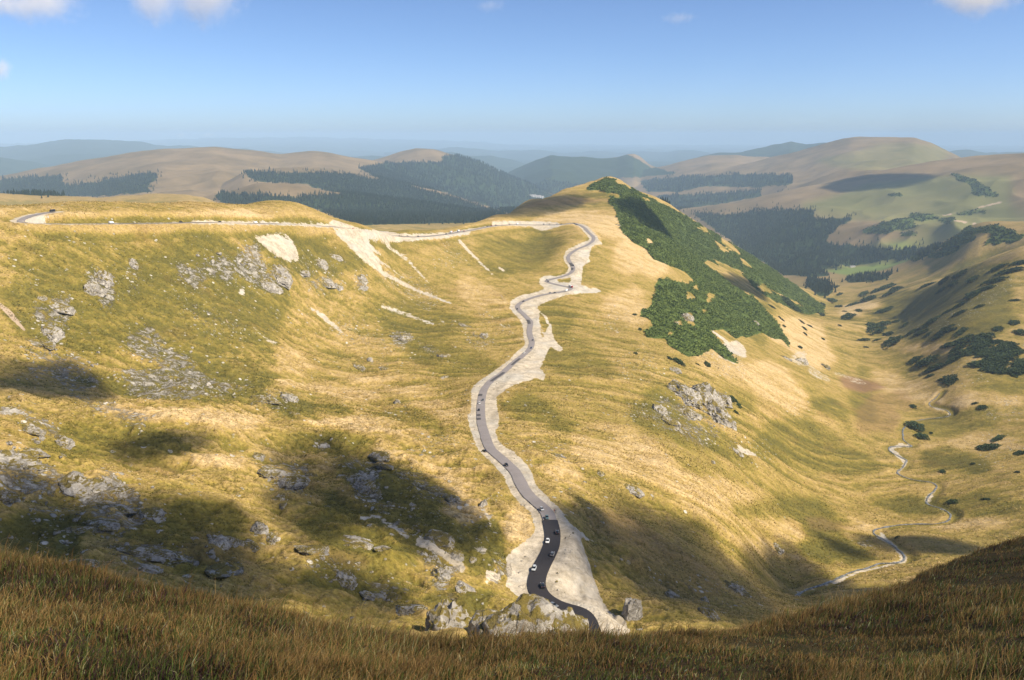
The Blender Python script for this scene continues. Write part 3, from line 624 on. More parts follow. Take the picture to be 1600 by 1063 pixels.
    c = g.mix(stone, c, g.mix(g.sep(v1.outputs['Color'])[2], (0.26, 0.235, 0.19), (0.56, 0.52, 0.44)))
    # dirt and broken stone
    c = g.mix(g.step(g.math('ADD', a_dirt, g.math('MULTIPLY', g.math('SUBTRACT', n_fine, .5), .6)), .35, .6), c, g.mix(n_mid, (0.33, 0.24, 0.16), (0.46, 0.36, 0.26)))
    gn = g.math('ADD', g.math('MULTIPLY', a_grav, 1.6), g.math('ADD', g.math('MULTIPLY', g.math('SUBTRACT', g.noise(p, 1 / 5.0, 8, .78), .5), 2.6), g.math('MULTIPLY', g.math('SUBTRACT', n_flow, .5), 1.2)))
    gm = g.step(gn, .74, .90)
    gc = g.mix(g.step(g.noise(p, 1 / 8, 9, .78), .32, .68), (0.32, 0.27, 0.195), (0.62, 0.535, 0.41))
    gc = g.mix(g.math('MULTIPLY', g.step(g.noise(p, 1 / 1.6, 6, .75), .5, .68), .6), gc, (0.27, 0.225, 0.165))
    gc = g.mix(g.step(g.noise(p, 1 / 38, 4, .6), .45, .65), gc, g.mix(.5, gc, (0.44, 0.43, 0.395)))
    c = g.mix(gm, c, gc)
    c = g.mix(g.step(g.math('ADD', a_pine, g.math('MULTIPLY', g.math('SUBTRACT', g.noise(p, 1 / 10, 6, .7), .5), 1.5)), .4, .6), c, g.mix(n_fine, (0.05, 0.075, 0.018), (0.105, 0.14, 0.034)))
    c = g.mix(g.step(g.math('ADD', a_forest, g.math('MULTIPLY', g.math('SUBTRACT', g.noise(p, 1 / 70, 7, .72), .5), 1.8)), .4, .6), c, g.mix(g.noise(p, 1 / 30, 3, .6), (0.016, 0.030, 0.014), (0.038, 0.060, 0.024)))
    h = g.math('ADD', g.math('MULTIPLY', n_fine, .55), g.math('MULTIPLY', g.noise(p, 1 / 9, 6, .65), 1.6))
    h = g.math('ADD', h, g.math('MULTIPLY', g.math('MAXIMUM', stone, rib), .8))
    h = g.math('ADD', h, g.math('MULTIPLY', rib, g.math('MULTIPLY', rockn, 2.5)))
    g.bsdf(c, 0.95, 0.1, g.bump(h, .75, 1.0))
    return g.m

def terrain_object():
    V = np.stack([GX, GY, Z], -1).reshape(-1, 3)
    idx = np.arange(NR * NA, dtype=np.int32).reshape(NR, NA)
    F = np.stack([idx[:-1, :-1], idx[:-1, 1:], idx[1:, 1:], idx[1:, :-1]], -1).reshape(-1, 4)
    me = np_mesh('terrain', V, [F])
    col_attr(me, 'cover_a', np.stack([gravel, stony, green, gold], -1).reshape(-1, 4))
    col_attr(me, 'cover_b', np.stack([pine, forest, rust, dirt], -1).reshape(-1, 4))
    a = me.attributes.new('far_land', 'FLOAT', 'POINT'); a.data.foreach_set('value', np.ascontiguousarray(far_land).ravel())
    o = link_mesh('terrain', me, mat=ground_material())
    tag(o, 'grassy mountain valley falling away below a winding road', 'terrain', kind='structure')
    return o
terrain_object()

# ------------------------------------------------------------------ roads and stream
def asphalt(name, a, b):
    g = NT(name); p = g.pos()
    n = g.noise(p, 1 / 7, 6, .65); f = g.noise(p, 2.5, 3, .6)
    c = g.mix(n, a, b); c = g.mix(g.math('MULTIPLY', g.step(f, .5, .8), .25), c, tuple(x * 1.5 for x in b))
    g.bsdf(c, .85, .3, g.bump(f, .2, .02)); return g.m
M_old = asphalt('worn_asphalt', (0.17, 0.152, 0.147), (0.285, 0.255, 0.245))
M_new = asphalt('fresh_asphalt', (0.020, 0.018, 0.020), (0.034, 0.030, 0.032))
M_patch = asphalt('asphalt_patch', (0.055, 0.05, 0.05), (0.085, 0.08, 0.078))
def nearest_idx(line, u, v, **kw):
    p = hit(u, v, **kw); return int(np.argmin((line[:, 0] - p.x) ** 2 + (line[:, 1] - p.y) ** 2))
k_new = nearest_idx(road_line, 861, 815)
tag(ribbon('road', road_line[:k_new + 1], 3.1, 0.0, M_old, .25, 3), 'worn grey asphalt mountain road winding down the spur', 'road', kind='structure')
tag(ribbon('road', road_line[k_new:], 3.3, 0.06, M_new, .12, 5), 'freshly laid black asphalt stretch of the road', 'road', kind='structure')
tag(ribbon('road', ridge_line, 3.0, 0.0, M_old, .3, 7), 'grey road running along the crest to the saddle', 'road', kind='structure')
for (u0, v0, u1, v1, side, hw) in [(833,500,832,507,1.2,2.2),(823,562,810,572,-.6,1.5),(790,583,768,597,-.4,1.6),(755,617,755,620,1.2,2.0),(753,648,753,651,1.3,1.7),(753,654,753,657,1.3,1.7),(897,411,897,416,0.5,2.4),(897,419,896,423,1,2.0)]:
    i, j = sorted((nearest_idx(road_line, u0, v0), nearest_idx(road_line, u1, v1))); j = max(j, i + 3)
    seg = road_line[i:j + 1]; t = np.gradient(seg[:, :2], axis=0); t /= np.linalg.norm(t, axis=1)[:, None]
    seg = seg + np.c_[t[:, 1] * side, -t[:, 0] * side, np.full(len(seg), .02)]
    tag(ribbon('road_repair', seg, hw, 0.03, M_patch), 'dark repaired patch in the grey asphalt', 'road patch', kind='structure')
def water_mat():
    g = NT('stream_water'); p = g.pos(); n = g.noise(p, 1 / 1.6, 5, .7)
    c = g.mix(g.step(n, .45, .62), (0.06, 0.062, 0.055), (0.34, 0.33, 0.30))
    g.bsdf(c, g.math('ADD', .15, g.math('MULTIPLY', n, .5)), .5, g.bump(n, .5, .3)); return g.m
tag(ribbon('stream', stream_line, .8, -.72, water_mat(), .9, 9), 'shallow stream splashing between pale stones along the valley floor', 'stream', kind='structure')

# ------------------------------------------------------------------ the hillside at the viewpoint
SIL = [(-500,800,13),(-200,845,13),(0,872,13),(150,892,12),(300,922,11),(500,962,9.5),(650,985,9),(800,994,8.6),(1000,988,9),(1150,968,10),(1250,950,11),(1350,930,13),(1400,912,16),(1450,890,19),(1520,862,23),(1600,838,26),(1800,800,30)]
_a, _t = ray([p[0] for p in SIL], [p[1] for p in SIL]); _re = np.array([p[2] for p in SIL], float)
def hill(az, r, x, y):
    re = np.interp(az, _a, _re); ts = np.interp(az, _a, _t)
    sl = -ts - 1.72 / re
    out = sstep(np.abs(az), R(48), R(95)); sl = sl * (1 - out) + 0.42 * np.cos(az) * out; re = re * (1 - out) + 60 * out
    d = r - re
    z = -1.72 - sl * r - 0.55 * (np.sqrt(np.maximum(d + 0.8, 0) ** 2 + 0.6) - 0.77) * (d > -0.8)
    w = np.minimum(1, r / 3.0)
    return z + w * (0.10 * fbm(x, y, 2.6, 3, 21) + 0.05 * fbm(x, y, 0.7, 2, 22))
ha = np.linspace(-math.pi, math.pi, 1000); hr = np.exp(np.linspace(math.log(.3), math.log(64), 260))
hx = np.sin(ha)[None] * hr[:, None]; hy = np.cos(ha)[None] * hr[:, None]
hz = hill(ha[None] + 0 * hx, hr[:, None] + 0 * hx, hx, hy)
idx = np.arange(hx.size, dtype=np.int32).reshape(hx.shape)
Fh = np.stack([idx[:-1, :-1], idx[:-1, 1:], idx[1:, 1:], idx[1:, :-1]], -1).reshape(-1, 4)
g = NT('turf'); p = g.pos()
c = g.mix(g.noise(p, 1.3, 6, .65), (0.085, 0.06, 0.024), (0.16, 0.105, 0.04)); c = g.mix(g.step(g.noise(p, .5, 4, .6), .45, .65), c, (0.06, 0.065, 0.018))
g.bsdf(c, .95, .1, g.bump(g.noise(p, 9, 5, .7), .8, .08))
tag(link_mesh('hillside', np_mesh('hillside', np.stack([hx, hy, hz], -1).reshape(-1, 3), [Fh]), mat=g.m), 'shaded turf slope right at the viewpoint', 'hillside', kind='structure')

def grass_blades(n):
    wide = rng.uniform(0, 1, n) < .24                                    # the turf goes on round the viewpoint
    az = np.where(wide, rng.uniform(R(-100), R(100), n), rng.uniform(R(-42), R(42), n)); q = rng.uniform(0, 1, n)
    re = np.interp(az, _a, _re); r1 = re * np.where(wide, 1.4, 1.14); r0 = np.where(wide, .9, 3.4)
    r = r0 * (r1 / r0) ** (q ** 0.8)
    x = np.sin(az) * r; y = np.cos(az) * r; z = hill(az, r, x, y) - .02
    pa = fbm(x, y, 1.9, 3, 31); pb = fbm(x, y, 1.1, 3, 32); pc = fbm(x, y, 4.5, 2, 33); pd = fbm(x, y, 0.5, 2, 34)
    tall = np.clip(.62 + .5 * pc + .25 * pd + .35 * sstep(r / re, .75, 1.0), .15, 1.5)
    kind = rng.uniform(0, 1, n) + .45 * pa
    straw = np.array([.40, .25, .085]); rustc = np.array([.27, .15, .05]); grn = np.array([.105, .135, .028]); dk = np.array([.085, .045, .04]); pale = np.array([.5, .38, .18])
    c = np.where((kind < .30)[:, None], dk, np.where((kind < .58)[:, None], grn, np.where((kind < .78)[:, None], rustc, straw)))
    c = np.where((rng.uniform(0, 1, n) < .05)[:, None], pale, c)
    edge = sstep(r / re, .8, 1.0) * (rng.uniform(0, 1, n) < .6)
    c = c * (1 - edge[:, None]) + (straw * .9) * edge[:, None]
    c = c * np.array([1.50, 1.46, 1.40]) * rng.uniform(.65, 1.3, (n, 1)) * (1 + .35 * pb[:, None])
    h = rng.uniform(.06, .21, n) * tall * np.where(kind < .30, .55, 1); h *= np.where(rng.uniform(0, 1, n) < .05, 1.7, 1) * np.where((rng.uniform(0, 1, n) < .05) & (r > .8 * re), 1.8, 1)
    w = rng.uniform(.0015, .0033, n) * np.where(kind < .30, 2.0, 1) * (1 + .05 * r)
    th = rng.uniform(0, 2 * math.pi, n); lean = rng.uniform(.1, .75, n)
    lx = np.cos(th) * lean + .25; ly = np.sin(th) * lean + .05
    ph = th + rng.uniform(1.0, 2.1, n); wx = np.cos(ph) * w; wy = np.sin(ph) * w
    b = np.stack([x, y, z], 1); sd_ = np.stack([wx, wy, 0 * w], 1)
    m = b + np.stack([lx * h * .35, ly * h * .35, h * .6], 1); tip = b + np.stack([lx * h, ly * h, h * (1 - .25 * lean)], 1)
    V = np.stack([b - sd_, b + sd_, m - sd_ * .75, m + sd_ * .75, tip], 1).reshape(-1, 3)
    i = np.arange(n, dtype=np.int32)[:, None] * 5
    me = np_mesh('grass', V, [np.concatenate([i, i + 1, i + 3, i + 2], 1), np.concatenate([i + 2, i + 3, i + 4], 1)])
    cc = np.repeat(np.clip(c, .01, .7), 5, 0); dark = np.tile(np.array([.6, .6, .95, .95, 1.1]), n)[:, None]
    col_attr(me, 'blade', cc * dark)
    g = NT('grass_blade'); a = g.attr('blade').outputs['Color']
    bs = g.bsdf(a, .7, .25); tr = g.n('ShaderNodeBsdfTranslucent'); g.put(tr.inputs[0], a)
    mx = g.n('ShaderNodeMixShader'); mx.inputs[0].default_value = .3
    g.t.links.new(bs.outputs[0], mx.inputs[1]); g.t.links.new(tr.outputs[0], mx.inputs[2]); g.t.links.new(mx.outputs[0], g.out.inputs[0])
    tag(link_mesh('grass', me, mat=g.m), 'straw, rust and green grass growing over the near hillside', 'grass', kind='stuff')
grass_blades(580000)

# ------------------------------------------------------------------ clouds
def cloud_mesh(name, seed, rough_=.45, sub=4):
    bm = bmesh.new(); bmesh.ops.create_icosphere(bm, subdivisions=sub, radius=1)
    for v in bm.verts:
        q = v.co * 1.5 + Vector((seed * 3.1, seed * 1.7, 0))
        n = mnoise.noise(q) * .9 + mnoise.noise(q * 2.3) * .55 + mnoise.noise(q * 5.1) * .25
        v.co *= max(.25, 1 + rough_ * n)
        v.co.z += .25 * n
    for f in bm.faces: f.smooth = True
    me = bpy.data.meshes.new(name); bm.to_mesh(me); bm.free(); return me
def cloud_mat(name, depth, thick):
    g = NT(name); v = g.n('ShaderNodeVolumePrincipled')
    v.inputs['Color'].default_value = (.97, .96, .96, 1); v.inputs['Density'].default_value = depth / thick; v.inputs['Anisotropy'].default_value = .1
    g.t.links.new(v.outputs[0], g.out.inputs['Volume']); return g.m
CM = [cloud_mesh('cloud', s) for s in range(6)]
def add_cloud(center, a, b, h, depth, k, label, group=None, mat=None):
    """cloud lying over the plan ellipse with half axes a and b (world vectors), height h"""
    me = CM[k % 6].copy(); o = link_mesh('cloud', me, mat=mat or cloud_mat('cloud_vapour', depth, 2 * h))
    M = Matrix.Identity(4)
    for i in range(2): M[i][0] = a[i]; M[i][1] = b[i]
    M[2][2] = h
    M.translation = center; me.transform(Matrix(((a[0], b[0], 0, 0), (a[1], b[1], 0, 0), (0, 0, h, 0), (0, 0, 0, 1)))); o.location = center
    return tag(o, label, 'cloud', group)
def wisp_mat(depth, thick, size):
    g = NT('cloud_wisps'); p = g.n('ShaderNodeTexCoord').outputs['Generated']
    q = g.n('ShaderNodeVectorMath', operation='SUBTRACT'); g.put(q.inputs[0], p); q.inputs[1].default_value = (.5, .5, .5)
    L = g.n('ShaderNodeVectorMath', operation='LENGTH'); g.put(L.inputs[0], q.outputs[0])
    o = g.n('ShaderNodeTexCoord').outputs['Object']
    n = g.noise(o, 1 / size, 5, .62, .3)
    f = g.math('SUBTRACT', g.math('ADD', n, g.math('MULTIPLY', g.math('SUBTRACT', .5, L.outputs['Value']), 1.5)), .74)
    d = g.math('MULTIPLY', g.step(f, 0.0, .55), depth / thick * .62)
    v = g.n('ShaderNodeVolumePrincipled'); v.inputs['Color'].default_value = (.985, .965, .95, 1); v.inputs['Anisotropy'].default_value = -.15
    g.put(v.inputs['Density'], d); g.t.links.new(v.outputs[0], g.out.inputs['Volume']); return g.m
def sky_cloud(u, v, w, h, dist, depth, k, label):
    a, t = ray(u, v); a = float(a); s = dist * math.hypot(1, float(t)) / F_PX / .95
    c = Vector((math.sin(a) * dist, math.cos(a) * dist, float(t) * dist))
    return add_cloud(c, (math.cos(a) * w / 2 * s, -math.sin(a) * w / 2 * s), (math.sin(a) * w / 3 * s, math.cos(a) * w / 3 * s), h * .68 * s, depth, k, label, 'clouds in the blue sky', wisp_mat(depth, h * s, h * s * .55))
for (u, v, w, h, d, dep, k, lb) in [
    (250,2,110,60,9000,2.6,0,'pale grey cloud lobe at the upper left edge of the sky'),
    (325,4,140,66,9300,3.0,1,'broad pale cloud reaching in from the top of the sky, left of centre'),
    (50,12,170,40,9000,1.5,2,'thin beige cloud streak high in the sky at far left'),
    (2,0,70,34,8800,2.2,4,'small bright cloud in the top left corner of the sky'),
    (2,110,40,26,12000,3,3,'small white cloud puff low at the left edge of the sky'),
    (765,8,60,20,10000,.45,4,'faint wisp of cloud at the top middle of the sky'),
    (1062,31,70,16,10500,.35,5,'faint pinkish wisp of cloud right of the middle'),
    (1545,-2,150,44,9000,2.6,0,'pale cloud dipping into the upper right corner'),
    (283,212,20,8,40000,1.6,1,'tiny white cloud just over the far blue range'),
    (324,212,34,8,42000,1.2,2,'low pinkish cloud row over the far blue range')]:
    sky_cloud(u, v, w, h, d, dep, k, lb)
def shade_cloud(u, v, w, h, ang, alt, depth, k, rmax=2700, rmin=150):
    """a cloud over the valley, sunwards of the ground it shades"""
    ca_, sa_ = math.cos(R(ang)), math.sin(R(ang))
    p = hit(u, v, rmin, rmax); e = [hit(u + s * w / 2 * ca_, v + s * w / 2 * sa_, rmin, rmax) for s in (-1, 1)]
    f = [hit(u - s * h / 2 * sa_, v + s * h / 2 * ca_, rmin, rmax) for s in (1, -1)]
    A = (e[1] - e[0]) / 2; B = (f[1] - f[0]) / 2
    c = (e[0] + e[1] + f[0] + f[1]) / 4
    hgt = .32 * min(A.xy.length, B.xy.length) + 8
    c = c + sun_dir * ((alt - c.z) / sun_dir.z)
    add_cloud(c, A.xy, B.xy, hgt, depth, k, 'white cumulus cloud drifting above the valley and shading the slopes below', 'clouds above the valley')
for a in [(80,600,280,46,8,700,3.5,0),(600,775,300,120,20,650,2.5,1),(60,830,330,150,4,650,2.6,2),(270,846,430,130,5,640,2.6,5),(250,700,200,40,0,650,2.6,3),(480,800,160,90,0,640,2,4),(330,935,300,80,8,600,3,0),(560,930,230,70,8,580,2,3),
          (1085,888,470,120,17,690,2.8,1),(915,825,120,80,25,700,3,2),(1235,915,200,56,14,660,2.2,4),(1280,905,140,60,20,650,3.5,2),(1440,852,170,30,5,700,3.5,4),(1320,855,80,18,20,700,1.8,5),(880,870,60,50,20,640,1.0,0)]:
    shade_cloud(*a)
for a in [(1010,345,130,26,36,900,5,1,2700,900),(850,320,150,20,-8,900,2.5,2,2700,1200),(1170,452,110,16,30,900,4,0,2700,900),(1370,284,150,22,-3,2600,5,3,9000,4500),(1440,470,120,4,-12,1000,1.3,5,2900,1300)]:
    shade_cloud(*a)
# the one over the viewpoint
for (x, y, rx, ry) in [(-6, 18, 46, 40), (22, 40, 48, 44)]:
    c = Vector((x, y, -12)); c += sun_dir * (520 / sun_dir.z)
    add_cloud(c, (rx, 0), (0, ry), 22, .8, x % 5, 'white cumulus cloud drifting above the valley and shading the slopes below', 'clouds above the valley')

# ------------------------------------------------------------------ haze
def add_haze(density):
    x0, x1, y0, y1, z0, z1 = -62000, 62000, -2500, 62000, float(Z.min()) - 30, max(float(Z.max()), 4) + 150
    V = [(x, y, z) for z in (z0, z1) for (x, y) in ((x0, y0), (x1, y0), (x1, y1), (x0, y1))]
    Fq = np.array([(0, 3, 2, 1), (4, 5, 6, 7), (0, 1, 5, 4), (1, 2, 6, 5), (2, 3, 7, 6), (3, 0, 4, 7)])
    g = NT('air'); v = g.n('ShaderNodeVolumePrincipled')
    v.inputs['Color'].default_value = (.55, .76, 1.0, 1); v.inputs['Density'].default_value = density; v.inputs['Anisotropy'].default_value = -.12
    g.t.links.new(v.outputs[0], g.out.inputs['Volume'])
    tag(link_mesh('haze', np_mesh('haze', V, [Fq], False), mat=g.m), 'thin bluish haze filling the distance', 'haze', kind='stuff')
add_haze(5.4e-5)

# ------------------------------------------------------------------ rocks
def rock_material():
    g = NT('lichen_rock'); p = g.pos(); ob = g.n('ShaderNodeTexCoord').outputs['Object']
    n = g.noise(p, 1 / 6.0, 9, .72, .4); lay = g.noise(g.mapping(p, scale=(.10, .10, .75), rot=(.5, .25, 0)), 1.0, 6, .65)
    c = g.mix(g.step(n, .28, .72), (0.25, 0.225, 0.19), (0.56, 0.515, 0.445)); c = g.mix(g.math('MULTIPLY', g.step(lay, .5, .62), .6), c, (0.23, 0.205, 0.175))
    c = g.mix(g.math('MULTIPLY', g.step(g.noise(p, 1 / 2.2, 6, .7), .56, .66), .7), c, (0.60, 0.56, 0.48))
    ge = g.n('ShaderNodeNewGeometry'); sx = g.n('ShaderNodeSeparateXYZ'); g.put(sx.inputs[0], ge.outputs['Normal'])
    up = g.math('ADD', sx.outputs[2], g.math('MULTIPLY', g.math('SUBTRACT', g.noise(p, 1 / 7, 8, .75), .5), 2.4))
    c = g.mix(g.step(up, .80, .92), c, g.mix(g.noise(p, 1 / 4, 4, .6), (0.14, 0.115, 0.025), (0.27, 0.20, 0.055)))
    wp = g.n('ShaderNodeVectorMath', operation='MULTIPLY_ADD'); g.put(wp.inputs[0], g.noise(p, 1 / 4, 4, .6, color=True)); wp.inputs[1].default_value = (5, 5, 5); g.put(wp.inputs[2], p)
    cr = g.voro(g.mapping(wp.outputs[0], scale=(1, .6, .45)), 1 / 4.2, 'DISTANCE_TO_EDGE'); crack = g.step(cr.outputs['Distance'], .0, .12)
    c = g.mix(g.math('MULTIPLY', g.math('SUBTRACT', 1, crack), .35), c, (0.10, 0.088, 0.07))
    h = g.math('ADD', g.math('MULTIPLY', crack, .35), g.math('MULTIPLY', n, 1.9)); h = g.math('ADD', h, g.math('MULTIPLY', n, .2), g.math('MULTIPLY', lay, .9)); h = g.math('ADD', h, g.math('MULTIPLY', g.noise(p, 1.1, 4, .6), .4))
    g.bsdf(c, .92, .15, g.bump(h, .9, 1.3)); return g.m
M_rock = rock_material()
def rock_mesh(name, seed, sub=4, cuts=9, disp=.30, fine=.10):
    rr = random.Random(seed); bm = bmesh.new(); bmesh.ops.create_icosphere(bm, subdivisions=sub, radius=1)
    planes = [(Vector((rr.gauss(0, 1), rr.gauss(0, 1), rr.gauss(.25, .8))).normalized(), rr.uniform(.62, .95)) for _ in range(cuts)]
    strata = Vector((rr.uniform(-.5, .5), rr.uniform(-.5, .5), 1)).normalized()
    for v in bm.verts:
        q = v.co.copy(); s = Vector((seed * 2.3, seed * 5.1, seed * .7))
        q *= 1 + disp * mnoise.noise(v.co * 1.6 + s) + disp * .5 * mnoise.noise(v.co * 3.7 + s)
        for nrm, d in planes:
            e = q.dot(nrm) - d
            if e > 0: q -= nrm * e * .9
        hgt = q.dot(strata) * 5.5; q += strata * .05 * (math.floor(hgt) + sstep(np.float64(hgt - math.floor(hgt)), .3, .7) - hgt)
        q *= 1 + fine * mnoise.noise(v.co * 7.1 + s) + fine * .7 * mnoise.noise(v.co * 15.0 + s)
        v.co = q
    for f in bm.faces: f.smooth = True
    me = bpy.data.meshes.new(name); bm.to_mesh(me); bm.free()
    me.materials.append(M_rock); me.set_sharp_from_angle(angle=R(38)); return me
OUT = [rock_mesh('rock_outcrop', 11 + k, 5, 16, .45, .09) for k in range(7)]
OUT += [rock_mesh('rock_outcrop', 31 + k, 5, 3, .26, .045) for k in range(2)]
DOME = OUT[7:]; OUT = OUT[:7]
STONE = [rock_mesh('boulder', 50 + k, 2, 8, .3, .08) for k in range(6)]
def put_rock(u, v, w, h, label, k, name='rock_outcrop', cat='rock', group='rock outcrops on the mountainside', tall=.36, rot=None, p=None, deep=.9):
    p = p or hit(u, v, rmax=2700); s = p.length / F_PX
    o = bpy.data.objects.new(name, (DOME[k - 7] if k in (7, 8) and tall == .95 else OUT[k % len(OUT)]) if name == 'rock_outcrop' else STONE[k % len(STONE)]); COL.objects.link(o)
    W = w * s / 2 * 1.35; H = h * s * tall; fo = min(1.3, max(.55, 1.3 * h / w))
    az = math.atan2(p.x, p.y)
    q = max(W, 4.0); hx_, hy_ = (height(np.array([p.x + q, p.x - q, p.x, p.x]), np.array([p.y, p.y, p.y + q, p.y - q])).reshape(2, 2) @ np.array([1, -1])) / (2 * q)
    tilt = Vector((0, 0, 1)).rotation_difference(Vector((-hx_, -hy_, 1.25)).normalized()).to_matrix()
    o.rotation_euler = (tilt @ Matrix.Rotation(-az + (rot if rot is not None else random.uniform(-.5, .5)), 3, 'Z')).to_euler()
    o.scale = (W, W * fo * 1.25, H); o.location = p + Vector((0, 0, -.3 * H))
    return tag(o, label, cat, group)
